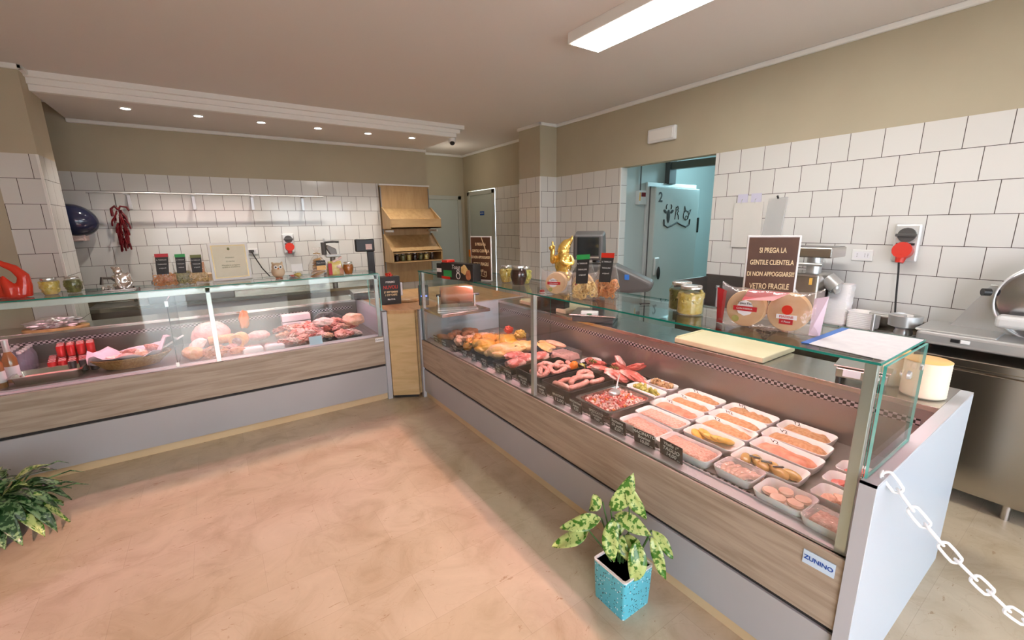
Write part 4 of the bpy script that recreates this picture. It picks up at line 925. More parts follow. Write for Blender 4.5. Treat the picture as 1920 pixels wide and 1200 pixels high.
jar(-.85, 4.29, GL, .115, .05, 'pickled', 'dark green pickle jar second from the red horn ornament')
jar(1.015, 4.17, GL, .115, .048, 'honey', 'amber preserve jar at the right end of the left glass shelf')

def sign(x, y, rz, w, h, lines, label, rope=False):
    t = thing('standing_sign', label, 'sign', (x, y, GR), rz, None)
    MB().box(-w / 2 - .008, w / 2 + .008, -.001, .006, .004, h + .008).build('white_frame', 'white', t, bevel=.003)
    MB().box(-w / 2, w / 2, -.003, -.001, .012, h).build('poster', 'brown', t)
    MB().box(-w / 2 - .012, w / 2 + .012, -.04, .05, 0, .004).build('base', 'tubefilm', t)
    for s_, zz, sz in lines: text('lettering', s_, sz, 'cream', t, (0, -.0036, h * zz), sx=.62, bold=.0006)
    # small drawing of a cow head, a rooster and a pig above a curl
    d = MB()
    zc = h * .12
    d.tube([(-.055, -.0036, zc + .008), (-.045, -.0036, zc - .006), (-.02, -.0036, zc - .004), (0, -.0036, zc + .003), (.02, -.0036, zc - .004), (.045, -.0036, zc - .006), (.055, -.0036, zc + .008)], .0016, 5)
    d.lump((-.038, -.0034, zc + .018), (.010, .001, .014), amp=.1).lump((-.052, -.0034, zc + .03), (.008, .001, .004), rot=(0, .5, 0), amp=.1).lump((-.026, -.0034, zc + .03), (.008, .001, .004), rot=(0, -.5, 0), amp=.1)
    d.tube([(-.006, -.0036, zc + .008), (-.005, -.0036, zc + .03), (.004, -.0036, zc + .034), (.007, -.0036, zc + .024), (.003, -.0036, zc + .008)], .0013, 5)
    d.ring((.04, -.0036, zc + .018), .012, .0013, (0, 1, 0)).tube([(.03, -.0036, zc + .028), (.034, -.0036, zc + .04), (.04, -.0036, zc + .03), (.048, -.0036, zc + .038), (.052, -.0036, zc + .026)], .0013, 5)
    if w > .2 or rope or True: d.build('animal_drawing', 'cream', t)
    if rope: MB().tube([(.01, -.004, h), (.03, -.004, h * .86), (.045, -.004, h * .74), (.06, -.004, h * .62)], .0025, 6).build('cord_mark', 'cream', t)
    return t
L5 = [('SI PREGA LA', .84, .030), ('GENTILE CLIENTELA', .69, .029), ('DI NON APPOGGIARSI!!', .545, .027), ('VETRO FRAGILE', .39, .034), ('GRAZIE', .24, .022)]
sign(1.648, 2.812, math.atan2(-.182, .066), .185, .325, L5, 'tall brown sign with cream letters beside the boxed goods at the far end', rope=True)
sign(1.975, .905, math.atan2(-.15, .10), .185, .345, L5, 'brown sign reading VETRO FRAGILE behind the packed flatbreads')

def snack_bag(x, y, z, rz, w, d, h, content, top, label, lh=.6, s=1, tilt=0, writing=True, group='bags of ring snacks'):
    t = thing('snack_bag', label, 'snack bag', (x, y, z), rz, group, rot=(0, tilt, rz))
    mb = MB(); rn = random.Random(int(abs(x) * 997 + y * 31))
    for k in range(70):
        px = rn.uniform(-w * .42, w * .42); py = rn.uniform(-d * .38, d * .38); pz = rn.uniform(.014, h * .40)
        mb.ring((px, py, pz), .0125 * s, .0046 * s, (rn.uniform(-1, 1), -1, rn.uniform(-.6, .6)), 9, 5)
    mb.build('snack_rings', content, t, smooth=True)['kind'] = 'stuff'
    mb = MB(); n = 20
    prof = [(.80, .001), (1, .02), (1.02, .2), (.95, .45), (.78, .7), (.66, .92), (.64, 1)]
    rings = []
    for q, zz in prof:
        dd = 1 if zz < .4 else max(.10, 1 - (zz - .4) * 1.6)
        rings.append((rrect(w / 2 * q, d / 2 * dd * q, min(w, d * dd) * .2 * q), zz * h))
    loft(mb, rings).build('film_bag', 'bagfilm', t, smooth=True, sharp=80)
    y0 = -d * .30
    card = MB().poly([(-w * .28, -d / 2 - .004, h * .40), (w * .22, -d / 2 - .004, h * .40), (w * .30, -.012, h * 1.0), (-w * .24, -.012, h * 1.0)])
    card.build('label_card', 'chalkb', t)
    MB().poly([(-w * .255, -.0145, h * .95), (w * .295, -.0145, h * .95), (w * .31, -.0105, h * 1.06), (-w * .25, -.0105, h * 1.06)]).build('label_top', top, t)
    a = math.atan2(h * .6, d / 2 - .008)
    nrm = PI / 2 - (PI / 2 - a)
    for k, (s_, q) in enumerate((('IL TARALLO', .86), ('TARALLINI', .72), ('artigianali', .60))):
        f = (q - .40) / .6
        yy = -d / 2 - .006 + f * (d / 2 - .010)
        text('lettering', s_, w * .085, 'chalk', t, (0, yy, h * q), (a, 0, 0), sx=.9)
    return t
FA = math.atan2(-.173, .042)
snack_bag(1.675, 1.725, GR, R(-62), .135, .07, .235, 'tarallo', 'green', 'bag of pale ring snacks with green-topped black label on the right glass shelf', tilt=R(-4))
snack_bag(1.795, 1.680, GR, R(-62), .13, .07, .24, 'tarallo2', 'red', 'bag of orange ring snacks with red-topped label behind the green one')
snack_bag(-.335, 4.30, GL, 0, .15, .07, .235, 'tarallo2', 'redl', 'bag of orange snacks with dark red label top, leftmost of three')
snack_bag(-.225, 4.36, GL, R(4), .12, .06, .225, 'tarallo3', 'green', 'bag of green snacks with green label top, between two others')
snack_bag(-.125, 4.36, GL, R(6), .135, .065, .215, 'tarallo', 'olive', 'bag of yellow ring snacks with olive label top beside the certificate')

def flatbread_pack(x, y, z, rz, r, label, colr='redl', n=2, gap=.10, w=None, tag_green=True, lean=12):
    t = thing('flatbread_pack', label, 'packed flatbread', (x, y, z), rz, 'packed flatbreads')
    W_ = (n - 1) * gap / 2 + r
    for k in range(n):
        m = MB()
        for q in range(4):
            m.lathe([(0, 0), (r * .93, 0), (r * .97, .004), (r * .93, .008), (0, .008)], 28, Matrix.Translation((-(n - 1) * gap / 2 + k * gap, .018 - q * .010 + .012 * k, r)) @ Euler((R(90 - lean), 0, 0)).to_matrix().to_4x4())
        m.build('flatbread', 'flat', t, smooth=True, sharp=50)
    mb = MB()
    nn = 12; rows_ = []
    for i in range(nn + 1):
        u = -1 + 2 * i / nn; rw = []
        pinch = max(0, 1 - abs(u) ** 8)
        for j in range(16):
            a = 2 * PI * j / 16
            yy = math.cos(a) * (.030 + .022 * pinch) * (.12 + .88 * pinch); zz = r + math.sin(a) * (r * 1.03) * (1 if pinch > .3 else 1.02)
            nz = noise.noise(Vector((u * 4, a * 1.5, x * 10))) * .008
            rw.append(mb.bm.verts.new((u * (W_ + .03), yy - (zz - r) * -.15 + nz, max(.001, zz + nz + (.02 * abs(u) ** 6 if math.sin(a) > .5 else 0)))))
        rows_.append(rw)
    for a, b in zip(rows_, rows_[1:]):
        for j in range(16): mb.bm.faces.new([a[j], a[(j + 1) % 16], b[(j + 1) % 16], b[j]])
    mb.build('film_wrap', 'packfilm', t, smooth=True, sharp=80)
    yf = -.052
    e = MB().lathe([(0, 0), (r * .42, 0), (r * .42, .002), (0, .002)], 8, Matrix.Translation((-gap * .45 if n > 1 else -r * .1, yf, r * 1.1)) @ Euler((PI / 2, 0, 0)).to_matrix().to_4x4())
    e.build('round_label', 'white_paper', t)
    MB().box(-gap * .45 - r * .55 if n > 1 else -r * .6, -gap * .45 + r * .6 if n > 1 else r * .6, yf - .005, yf - .003, r * .95, r * 1.2).build('label_band', colr, t)
    text('lettering', 'Tipica Flat', r * .17, 'ink', t, (-gap * .45 if n > 1 else 0, yf - .005, r * 1.35))
    text('lettering', 'CON FARINA', r * .13, 'chalk', t, (-gap * .45 if n > 1 else 0, yf - .006, r * 1.07))
    if n > 1:
        MB().lathe([(0, 0), (r * .24, 0), (r * .24, .002), (0, .002)], 20, Matrix.Translation((gap * .55, yf - .004, r * 1.25)) @ Euler((PI / 2, 0, 0)).to_matrix().to_4x4()).build('orange_seal', 'red', t)
        MB().box(gap * .55 - r * .45, gap * .55 + r * .45, yf - .005, yf - .003, r * .78, r * 1.0).build('name_band', 'white_paper', t)
        MB().box(gap * .55 - r * .3, gap * .55 + r * .3, yf - .006, yf - .004, r * .52, r * .78).build('wine_band', 'redl', t)
        text('lettering', 'PIADINE', r * .17, 'red', t, (gap * .55, yf - .006, r * .89)); text('lettering', '4 Pezzi', r * .14, 'chalk', t, (gap * .55, yf - .007, r * .65))
        for sx_ in (-1, 1):
            MB().poly([(sx_ * (W_ + .004), yf * .6, .004), (sx_ * (W_ + .035), -.01, .0), (sx_ * (W_ + .045), -.004, r * 2.0), (sx_ * (W_ + .004), -.012, r * 1.85)]).build('red_seal_edge' if sx_ > 0 else 'pack_end', 'pinkpaper' if sx_ > 0 else 'redl', t)
        MB().poly([(-gap * .45 - r * .2, yf + .004, r * 1.5), (gap * .2, yf + .004, r * 1.62), (gap * .5, .0, r * 2.0), (-gap * .45 - r * .1, .0, r * 2.0)]).build('red_top_flap', 'redl', t)
    if tag_green:
        MB().lathe([(0, 0), (r * .18, 0), (r * .18, .002), (0, .002)], 16, Matrix.Translation((-gap * .45 - r * .4 if n > 1 else -r * .3, yf - .004, r * .5)) @ Euler((PI / 2, 0, 0)).to_matrix().to_4x4()).build('green_dot', 'tarallo3', t)
    return t
flatbread_pack(1.755, .80, GR, math.atan2(-.27, .05), .074, 'large film pack of two flatbread stacks in front of the brown sign', n=2, gap=.145)
flatbread_pack(1.685, 1.985, GR, math.atan2(-.09, .09) - .2, .066, 'round flatbread pack with green dot beside the golden gnome', n=1)
flatbread_pack(1.775, 1.85, GR, math.atan2(-.09, .06), .064, 'round flatbread pack with red label between the gnome and ring snacks', n=1, tag_green=False)

# sheet of paper with blue edge, near end of the right glass shelf
t = thing('paper_sheet', 'white sheet of paper with blue edge lying on the near end of the glass shelf', 'paper', (0, 0, GR))
MB().prism([(1.612, .385), (2.0, .385), (1.99, .60), (1.64, .60)], .0005, .002).build('sheet', 'paper_text', t)
MB().prism([(1.64, .60), (1.99, .60), (1.985, .622), (1.635, .622)], .0005, .003).build('blue_edge', 'blue', t)

# boxed goods at the far end of the right shelf
t = thing('snack_box', 'dark printed snack box lying on the far end of the right glass shelf', 'box', (1.56, 2.98, GR), math.atan2(-.42, .09))
MB().box(-.19, .19, -.04, .04, 0, .13).build('box_body', 'chalkb', t, bevel=.004)
MB().box(-.16, -.06, -.042, -.040, .02, .07).build('green_picture', 'green', t)
MB().box(-.185, -.08, -.044, -.040, .002, .022).build('red_band', 'red', t)
MB().box(-.17, -.10, -.05, .03, .13, .15).build('red_lid_pack', 'red', t, bevel=.006)
MB().lump((.09, -.04, .085), (.04, .004, .035), amp=.2, seed=1).build('food_picture', 'tarallo', t)
MB().lump((.135, -.04, .05), (.03, .004, .04), amp=.2, seed=2).build('meat_picture', 'rust', t)
MB().ring((.02, -.042, .035), .022, .003, (0, 1, 0), 20).ring((.02, -.042, .07), .013, .003, (0, 1, 0), 20).build('snowman_mark', 'chalk', t)
text('lettering', 'Toast', .045, 'chalk', t, (-.01, -.0415, .10), shear=.3)
t = thing('snack_pack', 'small dark pack leaning at the far left end of the right glass shelf', 'pack', (1.50, 3.20, GR), math.atan2(-.4, .09))
MB().box(-.035, .035, -.02, .02, 0, .12).build('pack_body', 'black', t, bevel=.005)
MB().box(-.03, .03, -.021, -.02, .05, .08).build('label', 'white_paper', t)
t = thing('display_carton', 'orange and lime carton with black round top behind the snack box', 'carton', (1.70, 2.98, GR), math.atan2(-.4, .09))
MB().box(-.06, .06, -.02, .02, 0, .17).build('lime_half', 'tarallo3', t)
MB().box(-.06, .06, -.02, .02, .17, .225).build('orange_half', 'carrot', t)
MB().lathe([(0, 0), (.05, 0), (.05, .02), (0, .02)], 24, Matrix.Translation((.02, .01, .26)) @ Euler((PI / 2, 0, 0)).to_matrix().to_4x4()).build('round_top', 'black', t)
MB().ring((.02, -.012, .26), .034, .002, (0, 1, 0), 24).build('ring_mark', 'chalk', t)

# golden garden gnome
t = thing('gnome_figurine', 'golden garden gnome with pointed hat and raised hand on the right counter', 'figurine', (1.985, 2.265, GR + .032), R(-55))
mb = MB()
mb.lump((0, 0, .035), (.062, .052, .036), amp=.04).lump((0, 0, .10), (.060, .050, .065), amp=.04).lump((0, .0, .155), (.05, .042, .04), amp=.03)
mb.lump((0, -.01, .205), (.038, .036, .038), amp=.02).lump((0, -.043, .20), (.012, .012, .011), amp=0)           # head, nose
mb.lump((0, -.03, .172), (.034, .022, .030), amp=.12).lump((.0, -.04, .15), (.02, .014, .02), amp=.1)             # beard
mb.lump((-.035, -.01, .20), (.008, .010, .014), amp=0).lump((.036, -.01, .20), (.008, .010, .014), amp=0)         # ears
mb.lump((.004, .008, .226), (.043, .042, .026), amp=.02)                                                            # hat
mb.tube([(.008, .01, .232), (.022, .012, .255), (.042, .01, .268), (.056, .004, .284), (.058, 0, .305)], .03, 12, rs=[.038, .030, .019, .011, .004])
mb.sausage([(-.05, 0, .16), (-.075, -.01, .125), (-.072, -.03, .165), (-.068, -.03, .20)], .016)                   # raised arm
mb.sausage([(-.068, -.03, .215), (-.07, -.032, .262)], .0075).sausage([(-.058, -.034, .215), (-.056, -.04, .235)], .007).sausage([(-.078, -.034, .215), (-.08, -.04, .232)], .007).sausage([(-.088, -.03, .21), (-.092, -.034, .226)], .006).lump((-.072, -.03, .208), (.018, .014, .014), amp=.02)
mb.sausage([(.05, 0, .16), (.066, -.02, .12), (.03, -.048, .115), (-.005, -.05, .13)], .016)                       # other arm across belly
mb.sausage([(-.03, -.02, .03), (-.045, -.055, .018)], .02).sausage([(.03, -.02, .03), (.045, -.055, .018)], .02)   # feet
mb.build('gnome_body', 'gold', t, remesh=.0045)
MB().lathe([(0, -.032), (.055, -.032), (.058, .010), (0, .010)], 24).build('base', 'white', t, smooth=True, sharp=40)

# ------------------------------------------------------------------ left glass shelf
t = thing('horn_ornament', 'glossy red ornament of intertwined chili horns at the far left', 'ornament', (-1.135, 4.24, GL))
mb = MB()
mb.lump((0, 0, .02), (.085, .05, .03), amp=.05)
mb.tube([(.045, 0, .01), (.06, 0, .08), (.065, 0, .14), (.03, 0, .195), (-.03, 0, .235), (-.055, 0, .285), (-.03, 0, .33)], .04, 14, rs=[.046, .04, .032, .025, .018, .010, .003])
mb.tube([(-.045, .01, .01), (-.05, .01, .08), (-.075, .01, .14), (-.09, .01, .20), (-.065, .01, .25)], .04, 14, rs=[.046, .042, .032, .018, .004])
mb.tube([(0, -.02, .01), (.0, -.03, .07), (-.02, -.03, .12), (-.02, -.03, .15)], .035, 14, rs=[.04, .036, .022, .006])
mb.build('horns', 'coral', t, remesh=.006)
t = thing('silver_figurine', 'small silver seated figurine with a flower beside the green jar', 'figurine', (-.585, 4.24, GL))
mb = MB()
mb.lump((.0, 0, .03), (.055, .04, .035), amp=.1, seed=3).lump((.01, 0, .08), (.034, .03, .05), amp=.1, seed=1).lump((-.008, -.005, .14), (.028, .028, .030), amp=.05)
mb.lump((-.02, 0, .155), (.03, .02, .012), rot=(0, .6, 0), amp=.15, seed=4)
mb.sausage([(.02, -.01, .11), (.05, -.015, .08), (.055, -.03, .045), (.03, -.04, .02)], .012).sausage([(-.02, -.01, .11), (-.02, -.035, .06), (.0, -.045, .02)], .010)
mb.lump((.045, .01, .10), (.012, .03, .03), amp=.2, seed=7).lump((-.04, 0, .10), (.01, .012, .012), amp=.1)
mb.build('figure', 'silver', t, remesh=.0045)
mb = MB()
for k in range(7): mb.lump((-.085 + .02 * math.cos(k), -.01 + .015 * math.sin(k * 1.3), .022 + .008 * math.sin(k * 2)), (.013, .011, .007), rot=(k, k * .6, k), amp=.2, seed=k, sub=2)
mb.build('silver_flower', 'silver', t, smooth=True)
MB().box(-.11, .07, -.045, .04, 0, .009).build('base', 'lid', t, bevel=.003)
t = thing('framed_certificate', 'white framed certificate with gold border standing on the left glass shelf', 'picture frame', (.112, 4.40, GL), R(10), rot=(R(-6), 0, R(8)))
w_, h_ = .29, .315
MB().box(-w_ / 2, w_ / 2, -.012, .006, 0, h_).build('outer_frame', 'white', t, bevel=.004)
MB().box(-w_ / 2 + .02, w_ / 2 - .02, -.0135, -.012, .02, h_ - .02).build('gold_border', mat('pale_gold', (.72, .56, .28), .4, .3), t)
MB().box(-w_ / 2 + .028, w_ / 2 - .028, -.0145, -.013, .028, h_ - .028).build('parchment', mat('parchment', (.78, .73, .58), .6, c2=(.74, .68, .52), scale=8), t)
text('lettering', 'Attestato\n\ndi merito\n\nMacelleria artigiana\nqualità e tradizione', .017, 'olive', t, (0, -.0152, .15))
MB().lump((0, -.015, .262), (.010, .001, .012), amp=.1).build('crest', 'olive', t)
t = thing('owl_figurine', 'cream ceramic owl with black eyes beside the certificate', 'figurine', (.445, 4.25, GL))
mb = MB(); mb.lump((0, 0, .058), (.054, .044, .056), amp=0).lump((0, 0, .10), (.048, .040, .036), amp=0).lump((-.034, 0, .128), (.010, .012, .018), rot=(0, -.3, 0), amp=0).lump((.034, 0, .128), (.010, .012, .018), rot=(0, .3, 0), amp=0)
mb.build('owl_body', 'owl', t, remesh=.004)
for s_ in (-1, 1):
    e = MB().lathe([(0, 0), (.016, 0), (.014, .004), (0, .005)], 18, Matrix.Translation((s_ * .018, -.036, .10)) @ Euler((R(80), 0, 0)).to_matrix().to_4x4()).build('eye', 'white', t, smooth=True)
    MB().lump((s_ * .018, -.042, .10), (.007, .003, .007), amp=0).build('pupil', 'black', e, smooth=True)
MB().lathe([(.007, 0), (0, .012)], 8, Matrix.Translation((0, -.040, .088)) @ Euler((R(100), 0, 0)).to_matrix().to_4x4()).build('beak', 'carrot', t)
MB().lump((-.014, -.03, .004), (.016, .016, .006), amp=.1).lump((.014, -.03, .004), (.016, .016, .006), amp=.1).build('feet', 'rust', t, smooth=True)
t = thing('card_holder', 'blank white card held by a small glass clip jar next to the owl', 'card holder', (.600, 4.25, GL))
MB().lathe([(0, 0), (.034, 0), (.036, .005), (.036, .045), (.03, .05)], 20).build('glass_cup', 'jarglass', t, smooth=True)
MB().lump((0, 0, .02), (.03, .03, .018), amp=.3).build('filling', 'mush', t, smooth=True)
MB().box(-.045, .045, -.002, .0, .05, .115).build('card', 'white', t, rot=(R(-8), 0, 0))
t = thing('breadstick_bag', 'peaked clear bag of brown rusks with black and yellow label', 'bread bag', (.765, 4.22, GL))
mb = MB()
for k in range(7):
    mb.lump((0, 0, .02 + .021 * k), (.068 * (1 - .07 * k), .034, .012), rot=(0, R(-14 if k % 2 else -18), 0), amp=.12, seed=k, sub=3)
mb.build('rusks', 'bread', t, smooth=True)
loft(MB(), [(rrect(.075, .042, .02), .001), (rrect(.080, .046, .02), .02), (rrect(.076, .042, .02), .10), (rrect(.040, .022, .01), .165), (rrect(.008, .008, .004), .20), (rrect(.035, .006, .003), .255)]).build('film_bag', 'bagfilm', t, smooth=True, sharp=80)
MB().box(-.02, .058, -.049, -.046, .095, .14).build('black_label', 'chalkb', t); MB().box(-.02, .058, -.049, -.046, .055, .094).build('yellow_label', 'yellowc', t)
text('lettering', 'Pane d\'oro', .016, 'chalk', t, (.019, -.0495, .118))
MB().tube([(-.03, -.01, .20), (0, -.012, .205), (.03, -.008, .195)], .004, 6).build('twist_tie', 'gold', t)
t = thing('snack_packet', 'red and yellow snack packet leaning beside the amber jar', 'packet', (.905, 4.20, GL), R(5))
loft(MB(), [(rrect(.065, .030, .01), .001), (rrect(.068, .034, .012), .03), (rrect(.060, .026, .01), .09), (rrect(.056, .004, .002), .125)]).build('packet_body', 'mush', t, smooth=True, sharp=50)
MB().box(-.068, -.035, -.036, -.03, .004, .11).build('red_side', 'redl', t, bevel=.004); MB().box(.03, .066, -.0345, -.03, .004, .06).build('red_corner', 'rust', t)
MB().lump((.03, -.034, .075), (.022, .004, .014), amp=.2).build('picture', 'fat', t)
MB().sausage([(-.01, 0, .12), (.03, 0, .135), (.06, -.005, .155)], .012).build('twisted_top', 'fat', t, smooth=True)

# ------------------------------------------------------------------ worktops behind the counters
# tall customer scale with display head
t = thing('retail_scale', 'dark grey retail scale with display head standing behind the right counter', 'scale', (2.60, 2.55, .9), R(-56))
MB().box(-.17, .17, -.14, .14, 0, .05).build('base', 'charcoal', t, bevel=.01)
MB().box(-.19, .19, -.16, .16, .055, .067).build('weighing_plate', 'steel', t, bevel=.004)
MB().box(-.05, .05, .10, .15, .05, .36).build('column', 'charcoal', t, bevel=.008)
mb = MB().prism([(-.17, .04), (-.20, .14), (-.14, .225), (.16, .225), (.46, .09), (.44, .02), (.12, -.02), (-.14, .0)], -.07, .13, Matrix.Translation((0, .02, .25)) @ Euler((PI / 2, 0, 0)).to_matrix().to_4x4())
mb.build('printer_body', 'charcoal', t, bevel=.03, seg=4)
MB().box(-.15, -.07, -.118, -.108, .275, .315).build('badge', 'white_paper', t, bevel=.003)
MB().box(.24, .275, -.117, -.109, .36, .40).build('blue_sticker', 'blue', t)
mb = MB().prism([(-.10, 0), (-.10, .20), (.0, .235), (.035, .22), (.10, .0)], -.12, .12, Matrix.Translation((-.06, 0, .505)) @ Matrix(((0, 0, 1, 0), (1, 0, 0, 0), (0, 1, 0, 0), (0, 0, 0, 1))))
hd = mb.build('display_head', 'charcoal', t, bevel=.022, seg=4)
MB().box(-.145, .03, -.1035, -.099, .545, .69).build('screen', 'screen', t, bevel=.003)
MB().box(-.15, .03, -.105, -.10, .525, .535).build('chrome_strip', 'alu', t)
MB().cyl((0, 0, .485), (0, 0, .51), .04).build('neck', 'black', t)
t = thing('label_box', 'small white device with green sticker on the worktop under the glass', 'device', (2.50, 2.52, .9), R(-50))
MB().box(-.07, .07, -.03, .03, 0, .09).build('housing', 'white', t, bevel=.006); MB().box(-.02, .02, -.0315, -.03, .03, .075).build('green_sticker', 'greenlcd', t)
# cutting boards
def board(x, y, hx, hy, label, rz=0):
    t = thing('cutting_board', label, 'cutting board', (x, y, .901), rz, 'white cutting boards')
    MB().box(-hx, hx, -hy, hy, 0, .035).build('board', 'board', t, bevel=.006)
    MB().box(-hx + .012, hx - .012, hy - .02, hy - .005, .035, .043).build('groove_strip', 'board', t)
board(2.70, 1.42, .20, .29, 'thick white cutting board near the steel scale on the worktop')
board(2.69, 3.22, .15, .36, 'long white cutting board at the far half of the worktop')
# steel portion scale near the end
t = thing('portion_scale', 'small steel portion scale on the near end of the worktop', 'scale', (2.61, .70, .9), R(-80))
MB().box(-.10, .10, -.09, .09, .025, .075).build('body', 'steel', t, bevel=.006)
MB().box(-.11, .11, -.10, .10, .082, .09).build('plate', 'steel', t, bevel=.003)
for a in (-.085, .085):
    for b in (-.075, .075): MB().cyl((a, b, 0), (a, b, .026), .013).build('foot', 'black', t)
MB().box(-.07, .0, -.0925, -.09, .035, .07).build('label', 'white_paper', t); MB().lathe([(0, 0), (.028, 0), (.028, .002), (0, .002)], 20, Matrix.Translation((.045, -.09, .052)) @ Euler((PI / 2, 0, 0)).to_matrix().to_4x4(), sy=.5).build('logo_oval', 'white', t)
for k, (x, y, h, r, lab) in enumerate(((2.62, .475, .165, .082, 'tall ribbed cream plastic tub at the near end of the worktop'), (2.70, .62, .165, .072, 'second cream plastic tub just behind the tall ribbed one'))):
    t = thing('cream_tub', lab, 'tub', (x, y, .9), 0, 'cream plastic tubs')
    pr = [(0, 0), (r * .9, 0), (r, .008)]
    for q in range(12): pr += [(r, .010 + q * h / 13), (r * .985, .013 + q * h / 13)]
    pr += [(r, h), (r * .97, h + .004)]
    MB().lathe(pr, 36).build('tub_body', 'creamtub', t, smooth=True, sharp=60); MB().lathe([(0, h), (r * .96, h), (r * 1.01, h + .003), (r * .9, h + .008), (0, h + .006)], 36).build('orange_top', 'orangelid', t, smooth=True)
# paper roll on the corner end of right worktop
t = thing('paper_roll', 'large brown kraft paper roll on a steel cutter behind the glass', 'paper roll', (1.86, 3.66, .925), R(-22))
mb = MB(); m4 = Matrix.Translation((0, 0, .125)) @ Euler((0, PI / 2, 0)).to_matrix().to_4x4()
mb.lathe([(.062, -.15), (.083, -.15), (.083, .15), (.062, .15), (.062, -.15)], 32, m4).build('roll', 'kraft', t, smooth=True)
MB().lathe([(.055, -.151), (.083, -.1515), (.083, -.1505)], 32, m4).lathe([(.055, .151), (.083, .1515), (.083, .1505)], 32, m4).build('roll_end', 'kraft_end', t, smooth=True)
MB().box(-.19, .19, -.14, .12, 0, .018).box(-.18, -.165, -.02, .02, .018, .13).box(.165, .18, -.02, .02, .018, .13).build('cutter_stand', 'steel', t, bevel=.003)
MB().cyl((-.19, 0, .125), (.22, 0, .125), .012).build('axle', 'black', t, smooth=True)
MB().box(-.17, .17, -.15, -.14, .01, .035).build('cutting_edge', 'dsteel', t)
MB().box(1.60, 2.10, 3.44, 3.86, .895, .924).build('roll_shelf', 'steel', bevel=.003)
tag(bpy.data.objects['roll_shelf'], 'narrow steel shelf carrying the brown paper roll', 'shelf')
# objects on the oak corner top
t = thing('event_box', 'black printed box with red and white lettering on the oak corner top', 'box', (1.475, 4.42, .9), R(-8))
MB().box(-.10, .10, -.05, .05, .0, .29).build('box_body', 'chalkb', t, bevel=.004)
mb = MB()
for k in range(9): mb.lump((.02 * math.cos(k * 1.4) + .0, .01 * math.sin(k), .30 + .012 * math.sin(k * 2)), (.026, .014, .012), rot=(k, k * .5, k), amp=.3, seed=k, sub=2)
mb.build('red_bow', 'pepper', t, smooth=True)
for s_, z, sz, c_ in (('FTEREMO', .235, .026, 'chalk'), ('NUVOLI', .18, .048, 'red'), ('29 SETTEMBRE', .13, .026, 'cream'), ('1 OTTOBRE', .10, .028, 'cream'), ('Macelleria', .055, .022, 'chalk')):
    text('lettering', s_, sz, c_, t, (0, -.0515, z), sx=.85, bold=.0008)
MB().box(.105, .125, -.03, .02, .08, .22).build('white_flap', 'white_paper', t, bevel=.003)
t = thing('round_board', 'round orange-brown wooden board on the oak corner top', 'board', (1.68, 4.47, .9))
MB().lathe([(0, 0), (.115, 0), (.122, .008), (.122, .022), (.115, .03), (0, .03)], 36).build('disc', 'oaktop', t, smooth=True, sharp=50)
t = thing('card_terminal', 'small clear-cased terminal with blue display behind the far glass corner', 'terminal', (1.72, 4.12, .9), R(-20))
MB().box(-.05, .05, -.025, .025, 0, .21).build('casing', 'charcoal', t, bevel=.008); MB().box(-.035, .035, -.027, -.025, .09, .105).build('display', emit('blue_display', (.25, .3, 1), 1.5), t)
# black pole display at the left counter's right end
t = thing('pole_scale', 'black pole-display scale at the right end of the left counter', 'scale', (1.40, 5.02, .9), R(-6))
MB().box(-.16, .12, -.14, .14, 0, .07).build('base', 'black', t, bevel=.008)
MB().box(-.17, .13, -.15, .15, .075, .085).build('plate', 'steel', t, bevel=.003)
MB().box(.05, .125, .02, .06, .07, .52).build('pole', 'black', t, bevel=.006)
MB().box(-.08, .13, -.02, .04, .52, .665).build('display', 'black', t, bevel=.014)
MB().box(.03, .10, -.0225, -.02, .545, .605).build('sticker', 'fat', t)

# ------------------------------------------------------------------ left case content
DL = .646
t = thing('bowl_board', 'silver foil dish on a dark wooden board on the left worktop', 'dish', (-1.16, 5.05, .9))
MB().lathe([(0, 0), (.20, 0), (.205, .012), (.20, .022), (0, .022)], 32, sy=.55).build('wooden_board', 'bread', t, smooth=True)
MB().lump((-.01, 0, .055), (.17, .10, .045), amp=.4, seed=8, sub=4, freq=3).build('foil_wrap', 'foil', t, smooth=True, sharp=30)
t = thing('steel_tray', 'deep stainless steel tray in the left counter in front of red cans', 'tray', (-1.10, 4.38, DL))
loft(MB(), [(rrect(.16, .085, .02), 0), (rrect(.175, .10, .03), .06), (rrect(.19, .115, .03), .063), (rrect(.19, .115, .03), .065), (rrect(.174, .099, .03), .063), (rrect(.158, .083, .02), .006)]).build('tray_body', 'steel', t, smooth=True, sharp=50)
tag(MB().box(-.14, .14, -.065, .065, 0, .03).build('sliced_meat', 'ham', bevel=.01, loc=(-1.10, 4.38, DL + .008)), 'pink sliced meat inside the steel tray by the cans', 'meat')
# cans and bottles
def can(m='can'):
    t = thing('drink_can', '', 'can')
    MB().lathe([(0, 0), (.026, 0), (.033, .008), (.033, .104), (.027, .114), (0, .114)], 18).build('can_body', m, t, smooth=True)
    MB().lathe([(0, .112), (.026, .112), (.027, .116), (.024, .116), (.023, .113)], 18).build('can_top', 'canw', t, smooth=True)
    return t
cr = can(); cr.scale = (.78, .78, .78)
cols = ['nearest the basket', 'second from the basket', 'third from the basket', 'fourth from the basket', 'fifth from the basket', 'sixth from the basket']
rws = ['front row', 'second row', 'third row', 'fourth row', 'rear row']
used = False
for r_ in range(5):
    for c_ in range(5):
        x = -.89 - .057 * c_ - .01 * r_; y = 4.55 + .057 * r_; z = DL
        lab = 'red drink can, %s, %s' % (rws[r_], cols[c_])
        if not used: cr.location = (x, y, z); cr['label'] = lab; cr['group'] = 'red drink cans'; used = True
        else: dup(cr, (x, y, z), 0, lab)
        if r_ >= 2 and c_ < 4: dup(cr, (x, y, z + .093), 0, lab.replace('red drink can', 'red drink can stacked on top'))
